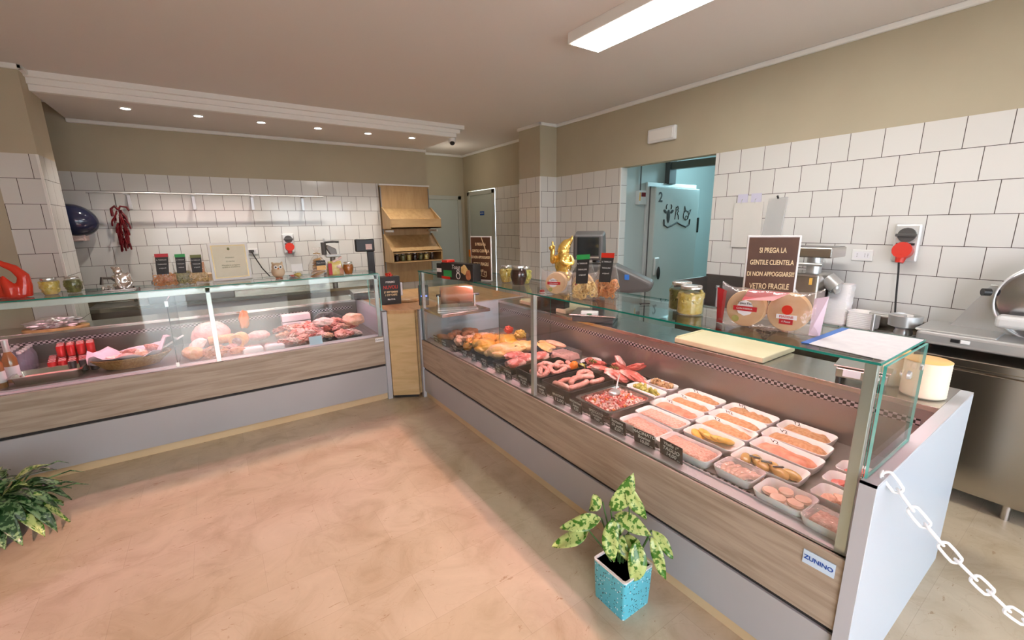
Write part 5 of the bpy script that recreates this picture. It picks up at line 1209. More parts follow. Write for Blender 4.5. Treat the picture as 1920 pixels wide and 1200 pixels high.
dk = can('cand'); dk.scale = (.78, .78, .78); dk['group'] = 'dark cans'; dk['label'] = 'dark can in front of the red ones, nearest the basket'; dk.location = (-.875, 4.475, DL + .0)
for k, q in enumerate(('second', 'third')): dup(dk, (-.935 - .06 * k, 4.485, DL), 0, 'dark can in front of the red ones, %s from the basket' % q)
def bottle():
    t = thing('water_bottle', '', 'bottle')
    MB().lathe([(0, 0), (.028, 0), (.031, .01), (.031, .13), (.014, .17), (.012, .19)], 16).build('bottle_body', 'petb', t, smooth=True)
    MB().lathe([(0, .188), (.016, .188), (.016, .208), (0, .208)], 14).build('cap', 'canw', t, smooth=True)
    return t
b0 = bottle(); b0.scale = (.85, .85, .9); b0['group'] = 'white-capped water bottles'; first = True
for c_ in range(2):
    for r_ in range(5):
        x = -1.285 - .075 * c_; y = 4.60 + .062 * r_; lab = 'white-capped small bottle, %s, %s column from the cans' % (rws[r_], ('first', 'second')[c_])
        if first: b0.location = (x, y, DL); b0['label'] = lab; first = False
        else: dup(b0, (x, y, DL), 0, lab)
def spirit(x, y, lab, cap):
    t = thing('spirit_bottle', lab, 'bottle', (x, y, DL), 0, 'tall dark bottles')
    MB().lathe([(0, 0), (.036, 0), (.038, .01), (.038, .17), (.016, .225), (.014, .25)], 18).build('bottle_body', 'spirits', t, smooth=True)
    MB().lathe([(.0155, .205), (.017, .21), (.017, .30), (.019, .30), (.019, .31), (0, .312)], 18).build('foil_neck', cap, t, smooth=True)
    MB().lathe([(.0385, .04), (.0385, .12)], 18).build('label', 'white_paper', t, smooth=True)
spirit(-1.335, 4.33, 'tall amber bottle with silver foil neck at the far left edge', 'alu')
spirit(-1.30, 4.46, 'tall amber bottle with pale cap behind the silver-necked one', 'canw')
spirit(-1.40, 4.25, 'dark bottle with silver neck cut by the left picture edge', 'alu')
# wicker basket with wrapped meat
t = thing('wicker_basket', 'oval wicker basket lined with pink paper in the left counter', 'basket', (-.64, 4.42, DL))
mb = MB()
for k in range(9):
    f = k / 8; mb.ring((0, 0, .012 + .075 * f), 1, .0065, (0, 0, 1), 44, 6, sx=.17 + .075 * f, sy=.11 + .05 * f)
for k in range(30):
    a = 2 * PI * k / 30; mb.tube([(.16 * math.cos(a), .10 * math.sin(a), .004), (.245 * math.cos(a), .16 * math.sin(a), .092)], .0045, 5)
mb.lathe([(0, .004), (.165, .004), (.165, .01), (0, .01)], 30, sy=.64)
mb.build('wickerwork', 'wicker', t, smooth=True)
mb = MB(); n = 26; c0 = mb.bm.verts.new((0, 0, .03)); prev = None; rings = []
for f in (.45, .8, 1.0, 1.12):
    rg = []
    for k in range(n):
        a = 2 * PI * k / n
        wv = noise.noise(Vector((math.cos(a) * 2.2, math.sin(a) * 2.2, f)))
        rg.append(mb.bm.verts.new((.235 * f * math.cos(a), .15 * f * math.sin(a), .03 + .06 * f ** 2 + wv * .07 * f + (.10 if math.cos(a) > .75 and f > .9 else 0))))
    rings.append(rg)
for k in range(n): mb.bm.faces.new([c0, rings[0][k], rings[0][(k + 1) % n]])
for a, b in zip(rings, rings[1:]):
    for k in range(n): mb.bm.faces.new([a[k], a[(k + 1) % n], b[(k + 1) % n], b[k]])
o = mb.build('paper_liner', 'pinkpaper', smooth=True, sharp=25); md = o.modifiers.new('s', 'SOLIDIFY'); md.thickness = .002
put(o, -.64, 4.42, DL + .01, 0, 'crumpled pink paper lining the wicker basket', 'wrapping paper')
for k, (dx, dy, dz, m_, lab) in enumerate(((-.10, -.02, .075, 'fat', 'pale wrapped meat piece at the left of the basket'), (-.02, -.05, .085, 'ham', 'pink ham piece at the front of the basket'), (.07, -.01, .095, 'fat', 'pale meat piece in the middle right of the basket'),
                                          (.13, .03, .12, 'cured', 'darker cured piece at the raised right end of the basket'), (.0, .05, .095, 'ham', 'pink piece at the back of the basket'), (.05, -.07, .08, 'wing', 'orange-pink piece at the front right of the basket'))):
    lumpy('wrapped_meat', m_, -.64 + dx, 4.42 + dy, DL + dz, (.065, .045, .026), (.2 * k, .15, .7 * k), .35, 80 + k, lab, 'meat', 'meat pieces in the basket')
put(MB().box(-.012, .012, -.12, .12, -.004, .004).build('white_lid_edge', 'white'), -.40, 4.42, DL + .135, R(-60), 'white tray edge leaning on the right rim of the basket', 'tray'); bpy.data.objects['white_lid_edge'].rotation_euler = (R(25), 0, R(-70))
# hams and salami right of the divider
def slabs(nm, m, x, y, z, r, rot, amp, seed, lab, cat='cured meat', group='meats in the left counter', freq=1.6): return lumpy(nm, m, x, y, DL + z, r, rot, amp, seed, lab, cat, group, freq)
slabs('ham', 'ham', -.11, 4.60, .13, (.15, .11, .12), (0, 0, .2), .08, 101, 'large round pink ham in clear wrap right of the divider', 'ham')
slabs('cooked_ham', 'orangem', -.245, 4.30, .055, (.07, .10, .055), (0, .2, .5), .12, 102, 'orange-rinded meat wedge standing beside the divider')
slabs('fat_slab', 'fat', -.21, 4.36, .11, (.075, .05, .035), (.1, -.5, .6), .25, 103, 'pale pink wrapped slab on top of the orange wedge')
put(MB().lathe([(0, -.095), (.034, -.095), (.038, -.085), (.038, .085), (.034, .095), (0, .095)], 24, Euler((0, PI / 2, 0)).to_matrix().to_4x4()).build('orange_roll', 'orangem', smooth=True), -.04, 4.42, DL + .115, R(3), 'orange cylindrical meat roll behind the post', 'cured meat', 'meats in the left counter')
t = thing('rolled_bacon', 'round orange-rimmed bacon roll with dark centre beside the post', 'cured meat', (.085, 4.36, DL + .10), R(-20), 'meats in the left counter')
MB().lathe([(.038, -.06), (.062, -.06), (.066, 0), (.062, .06), (.038, .06), (.038, -.06)], 26, Euler((PI / 2, 0, 0)).to_matrix().to_4x4()).build('rind', 'orangem', t, smooth=True)
MB().lathe([(0, -.05), (.037, -.05), (.037, .05), (0, .05)], 24, Euler((PI / 2, 0, 0)).to_matrix().to_4x4()).build('dark_core', 'cured', t, smooth=True)
slabs('ribbed_meat', 'rust', -.10, 4.27, .05, (.085, .05, .05), (.2, 0, 0), .35, 104, 'rusty ribbed piece at the foot of the post', freq=3)
slabs('salami_piece', 'rust', .06, 4.22, .045, (.06, .035, .03), (.1, 0, .1), .2, 105, 'brown salami piece lying just right of the post')
slabs('salami_piece', 'cured', .03, 4.30, .05, (.06, .05, .035), (.1, 0, .5), .3, 106, 'dark red piece behind the brown salami')
slabs('hanging_pack', 'carrot', .16, 4.80, .20, (.05, .03, .09), (.1, 0, .5), .2, 107, 'orange and red packet standing against the rear wall of the left case', 'packet')
slabs('salami', 'ham', .245, 4.55, .075, (.095, .05, .05), (0, 0, .1), .08, 108, 'smooth pink salami end behind the white packages')
for k, x in enumerate((.17, .34)):
    t = thing('white_package', ('white wrapped package nearest the post in the left counter', 'white wrapped package second from the post')[k], 'package', (x, 4.235, DL), R(4 - 6 * k), 'white wrapped packages')
    MB().box(-.078, .078, -.05, .05, 0, .05).build('paper_wrap', 'white_paper', t, bevel=.016, seg=3); slab_mesh(.07, .045, .012, k + 60, .006).build('film_top', 'film', t, smooth=True, loc=(0, 0, .05))
cols_ = ['cured', 'ham', 'fat', 'wing', 'cured', 'pork']
rn = random.Random(21)
place = [('front left', 'front middle', 'front right'), ('middle left', 'centre', 'middle right'), ('back left', 'back middle', 'back right')]
for bi, (bx, bl) in enumerate(((.50, 'third pile from the right end'), (.72, 'second pile from the right end'), (.98, 'rightmost pile of the left counter'))):
    t = thing('meat_tray', 'clear plastic tray under the ' + bl, 'tray', (bx, 4.40, DL), 0, 'clear meat trays')
    tray_mesh(.125 if bi > 1 else .105, .21, .03).build('tray_body', 'tubefilm', t, smooth=True)
    for iy in range(3):
        for ix in range(3):
            m_ = cols_[(bi * 5 + iy * 3 + ix * 2) % 6]
            slabs('meat_slice', m_, bx - .065 + .065 * ix, 4.27 + .125 * iy, .045 + .032 * iy + .01 * rn.random(), (.055, .07, .024), (rn.uniform(-.5, .5), rn.uniform(-.5, .5), rn.random() * 3), .4, 120 + bi * 9 + iy * 3 + ix,
                  '%s meat slice at the %s of the %s' % ({'cured': 'dark cured', 'ham': 'pink', 'fat': 'pale', 'wing': 'orange-pink', 'pork': 'marbled'}[m_], place[iy][ix], bl), 'meat', 'meat slices in piles', 2.6)
slabs('large_meat_cut', 'wing', 1.07, 4.36, .155, (.10, .08, .05), (.5, .1, .1), .2, 150, 'big peach-coloured cut topping the rightmost pile', 'meat')
slabs('large_meat_cut', 'fat', .80, 4.44, .15, (.09, .05, .04), (.3, .1, .1), .3, 151, 'pale cut on top between the two rightmost piles', 'meat')
t = thing('label_card', 'pale blue printed card leaning on the meat piles in the left counter', 'card', (.665, 4.145, DL), 0)
MB().box(-.055, .055, -.002, .002, 0, .085).build('card', 'skyblue', t, rot=(R(-12), 0, 0))
t = thing('slanted_cover', 'dark grey slanted cover rising behind the meat on the right of the left case', 'cover', (.93, 4.68, DL))
MB().prism([(-.17, 0), (.22, 0), (.22, .06), (.0, .20), (-.12, .20), (-.17, .16)], -.02, .02, Euler((PI / 2, 0, 0)).to_matrix().to_4x4()).build('lid_panel', 'charcoal', t, bevel=.01)
t = thing('white_insert', 'stacked white boxes at the back of the left case', 'box', (.60, 4.76, DL))
for k in range(3): MB().box(-.13, .13, -.06, .06, .07 * k, .07 * k + .062).build('white_carton', 'white_paper', t, bevel=.005)

# ------------------------------------------------------------------ back bench with sink behind the left counter
t = thing('back_bench', 'dark steel work bench with sink along the back wall', 'work bench', (0, 6.35, 0))
MB().box(-2.3, 2.0, -.30, .34, .86, .90).box(-2.3, 2.0, .32, .34, .9, 1.0).build('bench_top', 'steel_b', t, bevel=.003)
MB().box(-2.3, 2.0, -.26, .32, .1, .86).build('bench_body', 'dsteel', t)
MB().box(-2.25, 1.95, -.22, .30, 0, .1).build('plinth', 'black', t)
MB().box(-1.15, -.65, -.2, .2, .885, .902).build('sink_basin', 'dsteel', t)
MB().tube([(-.80, .1, .9), (-.80, .1, 1.0), (-.95, 0, 1.19), (-1.02, -.06, 1.20), (-1.03, -.07, 1.13)], .016, 10).build('swivel_tap', 'dsteel', t, smooth=True)
t = thing('lever_machine', 'grey metal machine head with black lever behind the bread bag', 'machine', (1.33, 6.25, .9), 0)
MB().cyl((0, 0, 0), (0, 0, .42), .035).build('column', 'dsteel', t, smooth=True)
MB().box(-.09, .10, -.05, .05, .40, .44).build('arm', 'alu', t, bevel=.01)
mb = MB().prism([(-.02, 0), (.06, 0), (.05, .09), (-.06, .15), (-.08, .11)], -.04, .04, Matrix.Translation((0, 0, .42)) @ Euler((PI / 2, 0, 0)).to_matrix().to_4x4()); mb.build('head', 'dsteel', t, bevel=.01)
MB().cyl((-.10, 0, .44), (-.10, 0, .60), .033).build('press_body', 'charcoal', t, smooth=True)
MB().sausage([(-.08, 0, .60), (.02, -.01, .605), (.09, -.01, .60)], .014).build('lever', 'black', t, smooth=True)
MB().cyl((-.09, 0, .60), (-.09, 0, .65), .01).build('pin', 'alu', t, smooth=True)
t = thing('kitchen_machine', 'dark low machine on the bench seen through the left glass', 'machine', (-.20, 6.2, .9))
MB().box(-.45, .35, -.15, .15, .0, .10).box(-.40, -.30, -.1, .1, .1, .25).build('machine_body', 'dsteel', t, bevel=.01)
MB().box(-.28, .30, -.12, .12, .10, .14).build('wooden_top', 'oaktop', t)
t = thing('stacked_pots', 'cream and brown pot stack beside the certificate on the bench', 'pots', (-.17, 6.3, .9))
MB().lathe([(0, 0), (.11, 0), (.13, .03), (.13, .14), (0, .14)], 24).build('black_pot', 'black', t, smooth=True); MB().lathe([(0, .14), (.10, .14), (.15, .28), (.13, .285), (0, .28)], 24).build('cream_bowl', 'owl', t, smooth=True)
MB().lathe([(0, .28), (.06, .28), (.065, .42), (0, .42)], 20).build('brown_pot', 'terracotta', t, smooth=True)

# wall items on the back wall
t = thing('hook_rail', 'long chrome meat rail mounted on the tiled back wall', 'rail', (.17, YB, 2.10))
MB().cyl((-1.19, -.26, .0), (1.16, -.26, 0), .011).build('rail_bar', 'alu', t, smooth=True)
for x in (-.88, -.28, .34, .94):
    MB().box(x - .018, x + .018, -.27, .0, -.012, .006).box(x - .018, x + .018, -.012, 0, -.17, .0).build('bracket', 'alu', t, bevel=.003)
t = thing('chili_garland', 'bunch of dark dried red chilies hanging on the back wall', 'chili bunch', (-.80, 6.54, 1.94))
rn = random.Random(4); mb = MB()
for k in range(52):
    z0 = -.02 - .36 * (k / 52); a = rn.random() * 6.28; rr = .065 * math.sin(min(1, (k + 6) / 34) * PI * .85) + .010
    mb.sausage([(rr * math.cos(a) * .5, rr * math.sin(a) * .4, z0), (rr * math.cos(a), rr * math.sin(a) * .6, z0 - .05), (rr * 1.1 * math.cos(a), rr * math.sin(a) * .5, z0 - .10)], .009, 6)
mb.build('chilies', 'chili', t, smooth=True)
MB().tube([(0, 0, -.02), (-.03, 0, .02), (-.06, 0, -.01), (-.06, 0, -.09)], .014, 8).tube([(0, 0, -.02), (.02, 0, .02), (.07, 0, .01), (.09, 0, -.03)], .010, 8).build('loop', 'chili', t, smooth=True)
MB().cyl((-.01, 0, 0), (-.01, .01, .16), .002).build('string', 'blackgap', t)
t = thing('ceramic_hood', 'glossy dark blue rounded paper towel dispenser on the back wall by the column', 'dispenser', (-1.19, YB - .14, 1.81))
MB().lump((0, 0, 0), (.21, .14, .17), rot=(0, R(18), 0), amp=0, sub=4).build('cover', 'navy', t, smooth=True)
MB().box(-.08, .08, -.05, .13, -.22, -.13).build('paper_outlet', 'fat', t, bevel=.01)
def ind_socket(name, lab, x, y, z, rz, plug):
    t = thing(name, lab, 'socket', (x, y, z), rz, 'industrial sockets')
    MB().box(-.072, .072, -.03, 0, -.13, .13).build('backplate', 'alu_light', t, bevel=.012)
    MB().cyl((0, -.03, .055), (0, -.05, .055), .05).build('rotary_switch', 'charcoal', t, smooth=True)
    MB().box(-.058, .058, -.065, -.05, .045, .065).build('switch_grip', 'charcoal', t, rot=(0, 0, 0), bevel=.004)
    MB().box(-.05, .05, -.045, -.03, -.015, .0).build('name_strip', 'black', t)
    MB().cyl((0, -.03, -.06), (0, -.095, -.045), .052, .056).build('red_cap', 'red', t, smooth=True)
    MB().cyl((0, -.07, -.08), (-.005, -.085, -.135), .034, .024).build('plug', 'red' if plug else 'redl', t, smooth=True)
    return t
s1 = ind_socket('industrial_socket', 'grey industrial socket with red plug and hanging black cable on the right wall', XW, .965, 1.53, -PI / 2, True)
MB().tube([(-.005, -.09, -.13), (0, -.08, -.20), (.0, -.055, -.30), (.01, -.06, -.42), (.02, -.07, -.50)], .006, 8).build('cable', 'blackgap', s1, smooth=True)
ind_socket('industrial_socket', 'small grey industrial socket with red cap on the back wall above the owl', .872, YB, 1.49, 0, False)
def outlet(lab, x, y, z, rz):
    t = thing('wall_outlet', lab, 'outlet', (x, y, z), rz, 'white wall outlets')
    MB().box(-.065, .065, -.012, 0, -.042, .042).build('plate', 'white', t, bevel=.005)
    MB().box(-.048, .048, -.0135, -.011, -.024, .024).build('insert', 'white_paper', t)
    for a in (-.03, .018, .036):
        for b in (-.010, 0, .010): MB().box(a - .002, a + .002, -.0145, -.013, b - .002, b + .002).build('hole', 'ink', t)
    return t
outlet('white wall outlet on the right wall beside the meat grinder', XW, 1.21, 1.432, -PI / 2)
o2 = outlet('white wall outlet with black plug and cable on the back wall beside the certificate', .43, YB, 1.40, 0)
MB().box(-.04, .02, -.04, -.012, -.012, .02).build('plug', 'charcoal', o2, bevel=.004)
MB().tube([(-.01, -.04, 0), (.02, -.06, -.08), (.08, -.10, -.22), (.16, -.14, -.34)], .007, 8).build('cable', 'blackgap', o2, smooth=True)
# bread shelf unit beside the back wall end
t = thing('bread_rack', 'tall beech wall rack with two slanted bread bins', 'bread rack', (2.57, YB, 0))
MB().box(-.40, .38, -.08, -.02, .82, 2.30).build('back_panel', 'shelfwood', t)
MB().box(-.40, -.385, -.085, -.05, 1.0, 2.27).box(.365, .38, -.085, -.05, 1.0, 2.27).build('slotted_rails', 'dsteel', t)
MB().box(-.41, .39, -.10, -.02, 2.295, 2.315).build('top_cap', 'white', t)
def binrow(z0, zb, zf, dpt, jars):
    p = MB()
    side = [(-.06, z0), (-dpt, z0), (-dpt, zf), (-.10, zb), (-.06, zb)]
    for s_ in (-.40, .385):
        MB().prism([(a, b) for a, b in side], s_, s_ + .018, Matrix(((0, 0, 1, 0), (1, 0, 0, 0), (0, 1, 0, 0), (0, 0, 0, 1)))).build('bin_side', 'shelfwood', t)
    MB().box(-.39, .39, -dpt, -.06, z0, z0 + .018).build('bin_floor', 'shelfwood2', t)
    if jars: MB().box(-.385, .385, -dpt, -dpt + .018, zf - .03, zf).box(-.385, .385, -dpt + .0, -.07, zf - .016, zf).build('bin_front', 'shelfwood2', t)
    else: MB().box(-.385, .385, -dpt, -dpt + .018, z0, zf).build('bin_front', 'shelfwood2', t)
    MB().poly([(-.385, -dpt + .02, z0 + .02 if not jars else zf), (.385, -dpt + .02, z0 + .02 if not jars else zf), (.385, -.09, zb - .02), (-.385, -.09, zb - .02)]).build('bin_slope', 'shelfwood', t)
binrow(1.66, 1.98, 1.80, .44, False)
binrow(1.16, 1.58, 1.33, .44, True)
for x in (-.36, .34): MB().box(x - .01, x + .01, -.42, -.10, 1.61, 1.64).build('bracket', 'white', t)
for k in range(2):
    put(MB().sausage([(-.12, 0, 0), (0, .01, .012), (.12, 0, 0)], .035, 12).build('bread_loaf', 'bread', smooth=True), 2.53 + .20 * k, YB - .40 + .0, 1.735 + .03 * k, R(8 - 20 * k), ('long bread loaf in the upper bin', 'shorter bread loaf at the right of the upper bin')[k], 'bread', 'bread loaves')
    bpy.data.objects['bread_loaf' + ('' if k == 0 else '.001')].location.y = YB - .33
for k in range(7):
    t2 = jar(2.27 + .095 * k, YB - .33, 1.18, .115, .036, ('jam', 'pickled', 'mush')[k % 3], 'dark little jar in the lower bread bin, %s from the left' % ('first', 'second', 'third', 'fourth', 'fifth', 'sixth', 'seventh')[k], tall=True, group='jars in the lower bin')

# ------------------------------------------------------------------ right wall bench, sink and machines
t = thing('steel_cabinet', 'stainless steel cabinet bench along the tiled right wall', 'steel cabinet', (0, 0, 0))
MB().box(3.46, 4.04, -1.3, 1.70, .86, .905).build('bench_top', 'steel_b', t, bevel=.004)
MB().box(3.50, 4.03, -1.3, 1.68, .10, .86).build('cabinet_body', 'steel_b', t)
for k in range(3): MB().box(3.482, 3.499, -1.29 + k * .99, -.33 + k * .99, .12, .835).build('sliding_door', 'steel_b', t, bevel=.003)
for y in (-1.2, .2, 1.6):
    for x in (3.55, 3.98): MB().cyl((x, y, 0), (x, y, .1), .02).build('leg', 'steel', t, smooth=True)
MB().box(4.0, 4.04, -1.3, 1.70, .905, .99).build('splash_strip', 'steel_b', t)
t = thing('sink_unit', 'dark steel sink with raised splash guard beside the cold store doorway', 'sink', (0, 0, 0))
MB().box(3.48, 4.04, 1.74, 2.42, .80, .885).build('sink_top', 'dsteel', t, bevel=.004)
MB().box(3.50, 4.02, 1.76, 2.40, .1, .80).build('sink_body', 'steel_b', t)
MB().box(3.55, 4.0, 1.80, 2.36, 0, .1).build('plinth', 'black', t)
MB().box(4.015, 4.04, 1.74, 2.44, .885, 1.19).box(3.50, 4.04, 2.42, 2.44, .885, 1.17).build('splash_guard', 'dsteel', t, bevel=.003)
MB().box(3.56, 3.96, 1.84, 2.30, .884, .888).build('basin', 'chili', t)
MB().cyl((3.86, 2.22, .885), (3.86, 2.22, 1.10), .010).lathe([(0, 0), (.022, 0), (.018, .02), (0, .022)], 16, Matrix.Translation((3.86, 2.22, .887))).cyl((3.86, 2.22, 1.085), (3.86, 2.22, 1.11), .017).build('tap', 'alu', t, smooth=True)
# grinder
t = thing('meat_grinder', 'stainless steel meat grinder with tray hopper on the wall bench', 'meat grinder', (3.78, 1.44, .905), -PI / 2)
MB().box(-.13, .11, -.13, .15, .025, .40).build('motor_body', 'steel', t, bevel=.02, seg=3)
for a in (-.10, .08):
    for b in (-.1, .12): MB().cyl((a, b, 0), (a, b, .026), .016).build('foot', 'black', t)
MB().prism([(-.15, -.13), (.17, -.13), (.17, .13), (-.15, .13)], .52, .595).build('hopper_tray', 'steel', t, bevel=.008)
MB().box(-.14, .16, -.12, .12, .585, .597).build('tray_opening', 'dsteel', t)
MB().cyl((.02, 0, .40), (.02, 0, .53), .05).build('feed_tube', 'alu', t, smooth=True)
MB().cyl((-.10, -.13, .47), (.12, -.13, .47), .012).lump((-.11, -.13, .47), (.02, .02, .02), amp=0).build('handle_bar', 'alu', t, smooth=True)
MB().cyl((.11, .02, .36), (.18, .02, .30), .055).lump((.18, .02, .30), (.03, .05, .05), amp=.1).build('grinder_head', 'alu', t, smooth=True)
MB().box(.05, .07, -.1335, -.13, .32, .37).build('yellow_sticker', 'yellowc', t, rot=(0, .0, 0))
MB().ring((-.07, -.135, .22), .055, .009, (0, 1, 0), 28, 8).ring((-.07, -.137, .22), .035, .004, (0, 1, 0), 28, 8).build('front_dial', 'alu', t, smooth=True)
# foam tray stacks: each tray its own object
ft = tray_mesh(.075, .055, .03, flare=.01, r=.02).build('stacked_foam_tray', 'foam', smooth=True, sharp=60)
N1 = 26
def ordn(k, n): return 'topmost' if k == n - 1 else ('bottom' if k == 0 else '%s from the bottom' % ['', 'second', 'third', 'fourth', 'fifth', 'sixth', 'seventh', 'eighth', 'ninth', 'tenth', 'eleventh', 'twelfth', 'thirteenth', 'fourteenth', 'fifteenth', 'sixteenth', 'seventeenth', 'eighteenth', 'nineteenth', 'twentieth', 'twenty-first', 'twenty-second', 'twenty-third', 'twenty-fourth', 'twenty-fifth'][k])
for k in range(N1):
    o = ft if k == 0 else ft.copy()
    if k: COL.objects.link(o)
    o.location = (3.86 + .001 * k, 1.255 + .0016 * math.sin(k * 1.3), .906 + .0115 * k); o.rotation_euler = (0, 0, R(90) + .01 * math.sin(k))
    tag(o, 'white foam tray in the tall stack beside the grinder, ' + ordn(k, N1), 'tray', 'tall stack of foam trays')
for k in range(9):
    o = ft.copy(); COL.objects.link(o); o.location = (3.85, 1.085, .906 + .013 * k); o.rotation_euler = (0, 0, R(90)); o.scale = (1.15, 1.25, 1)
    tag(o, 'white foam tray in the low stack beside the burger press, ' + ordn(k, 9), 'tray', 'low stack of foam trays')
# burger press
t = thing('burger_press', 'shiny aluminium burger press with round ring on the wall bench', 'burger press', (3.74, .86, .905), -PI / 2)
MB().box(-.17, .10, -.07, .09, 0, .025).build('base', 'dsteel', t, bevel=.006)
MB().lathe([(0, .03), (.045, .03), (.05, .05), (.04, .075), (.055, .085), (.085, .095), (.088, .165), (.08, .168), (.076, .105), (0, .10)], 36, Matrix.Translation((.03, 0, 0))).build('press_ring', 'alu', t, smooth=True)
MB().lathe([(0, 0), (.07, 0), (.072, .006), (0, .01)], 30, Matrix.Translation((.03, -.02, .025))).build('lower_plate', 'alu', t, smooth=True)
MB().box(-.16, .03, -.03, .03, .145, .165).build('lever_arm', 'alu', t, bevel=.006)
MB().cyl((-.13, -.02, .02), (-.13, -.02, .15), .012).build('pivot_post', 'alu', t, smooth=True)
MB().box(-.05, .06, .04, .14, .12, .16).build('paper_holder', 'white', t, bevel=.01)
# slicer
t = thing('meat_slicer', 'large aluminium meat slicer with round blade guard on the wall bench', 'meat slicer', (3.76, .44, .905), -PI / 2)
MB().box(-.29, .42, -.20, .20, .035, .115).build('base', 'alu', t, bevel=.02, seg=3)
for a in (-.25, .36):
    for b in (-.15, .15): MB().cyl((a, b, 0), (a, b, .036), .022).build('foot', 'black', t)
MB().prism([(-.06, 0), (.34, 0), (.34, .50), (.22, .50), (.02, .34), (-.06, .12)], -.03, .0, Matrix.Translation((0, .06, .10)) @ Euler((PI / 2, 0, 0)).to_matrix().to_4x4()).build('blade_guard_plate', 'blade', t, bevel=.01)
MB().lathe([(0, 0), (.22, 0), (.225, .006), (.22, .012), (.20, .02), (0, .02)], 48, Matrix.Translation((.20, .03, .32)) @ Euler((PI / 2, 0, 0)).to_matrix().to_4x4()).build('blade_disc', 'blade', t, smooth=True, sharp=30)
MB().ring((.20, .02, .32), .222, .006, (0, 1, 0), 48, 6).build('guard_ring', 'alu_light', t, smooth=True)
MB().prism([(-.20, -.02), (.10, -.02), (.10, .05), (-.02, .28), (-.05, .28)], -.09, -.07, Matrix.Translation((0, -.02, .12)) @ Euler((PI / 2, 0, 0)).to_matrix().to_4x4()).build('gauge_plate', 'alu', t, bevel=.004)
MB().box(.02, .36, -.16, -.05, .18, .25).build('carriage', 'alu_light', t, bevel=.02, seg=3)
MB().box(-.30, .05, -.19, .16, .112, .125).build('feed_table', 'alu', t, bevel=.006)
MB().cyl((-.04, .0, .36), (-.07, -.02, .36), .022).build('small_knob', 'black', t, smooth=True)
MB().cyl((.24, -.19, .075), (.24, -.235, .075), .045, .040).build('dial_knob', 'black', t, smooth=True)
MB().cyl((.24, -.198, .075), (.24, -.21, .075), .052).build('dial_ring', 'gold', t, smooth=True)
MB().box(-.13, -.09, -.206, -.2, .068, .09).build('black_button', 'black', t, bevel=.006); MB().box(-.088, -.048, -.206, -.2, .068, .09).build('white_button', 'white', t, bevel=.006)
MB().lump((-.30, -.12, .03), (.03, .03, .025), amp=.2).build('side_knob', 'black', t, smooth=True)
# paper bags hanging
t = thing('paper_bag_pad', 'pad of cream paper bags hanging from two hooks on the right wall', 'paper bags', (XW - .008, 2.10, 1.86), -PI / 2)
MB().box(-.13, .13, -.012, 0, -.40, 0).build('bags', 'paperbag', t, bevel=.004)
for a in (-.06, .06):
    MB().box(a - .045, a + .045, -.004, 0, .0, .075).build('hook_plate', mat('pale_lilac', (.62, .60, .72), .4) if a < 0 else bpy.data.materials['pale_lilac'], t)
    MB().tube([(a, -.002, .03), (a, -.02, .02), (a, -.022, -.012)], .003, 6).build('hook', 'alu', t)
t = thing('plastic_bag_bundle', 'bundle of clear plastic bags hanging beside the paper bags', 'plastic bags', (XW - .01, 1.85, 1.88), -PI / 2)
MB().prism([(-.075, 0), (.075, .01), (.05, -.36), (-.11, -.38)], 0, .016, Euler((PI / 2, 0, 0)).to_matrix().to_4x4()).build('bags', 'plasticbag', t, bevel=.004)
MB().cyl((0, -.01, .0), (0, -.03, .02), .008).build('hook', 'black', t)

# ------------------------------------------------------------------ cold store door
t = thing('cold_store_door', 'pale insulated cold-store door marked 2 with animal head emblem', 'door', (5.13, 3.715, 0))
MB().box(-.52, .52, -.03, 0, .02, 2.19).build('door_surround', 'alu_light', t, bevel=.003)
MB().box(-.47, .47, -.12, -.03, .05, 2.13).build('leaf', mat('cold_door', (.54, .58, .56), .35), t, bevel=.012)
MB().box(-.475, .475, -.045, -.03, .04, 2.14).build('gasket', 'gasket', t)
text('lettering', '2', .17, 'ink', t, (-.37, -.1215, 2.00), bold=.004)
mb = MB(); zc = 1.73; yy = -.122
mb.tube([(-.28, yy, zc), (-.27, yy, zc - .07), (-.20, yy, zc - .10), (-.10, yy, zc - .075), (0, yy, zc - .04), (.10, yy, zc - .075), (.20, yy, zc - .10), (.27, yy, zc - .07), (.28, yy, zc)], .011, 6)
mb.lump((-.19, yy, zc + .04), (.035, .003, .085), amp=.1).lump((-.26, yy, zc + .10), (.04, .003, .02), rot=(0, .5, 0), amp=.1).lump((-.12, yy, zc + .10), (.04, .003, .02), rot=(0, -.5, 0), amp=.1)
mb.tube([(-.24, yy, zc + .13), (-.245, yy, zc + .17), (-.225, yy, zc + .19)], .006, 5).tube([(-.14, yy, zc + .13), (-.13, yy, zc + .17), (-.15, yy, zc + .19)], .006, 5)
mb.build('cow_emblem', 'ink', t)
mb = MB(); mb.tube([(-.05, yy, zc), (-.045, yy, zc + .07), (-.03, yy, zc + .12), (.0, yy, zc + .13), (.02, yy, zc + .10), (-.01, yy, zc + .08), (.02, yy, zc + .05), (.03, yy, zc)], .005, 5)
mb.tube([(-.04, yy, zc + .12), (-.035, yy, zc + .16), (-.02, yy, zc + .15), (-.005, yy, zc + .17), (.01, yy, zc + .15), (.02, yy, zc + .13)], .005, 5).build('rooster_emblem', 'ink', t)
mb = MB(); mb.ring((.19, yy, zc + .05), .06, .005, (0, 1, 0), 20, 5).ring((.20, yy, zc + .02), .025, .004, (0, 1, 0), 16, 5).tube([(.14, yy, zc + .09), (.15, yy, zc + .17), (.18, yy, zc + .11)], .005, 5).tube([(.23, yy, zc + .10), (.29, yy, zc + .13), (.25, yy, zc + .05)], .005, 5).build('pig_emblem', 'ink', t)
MB().box(-.45, -.35, -.15, -.12, 1.02, 1.25).build('handle_plate', 'alu_light', t, bevel=.02, seg=3)
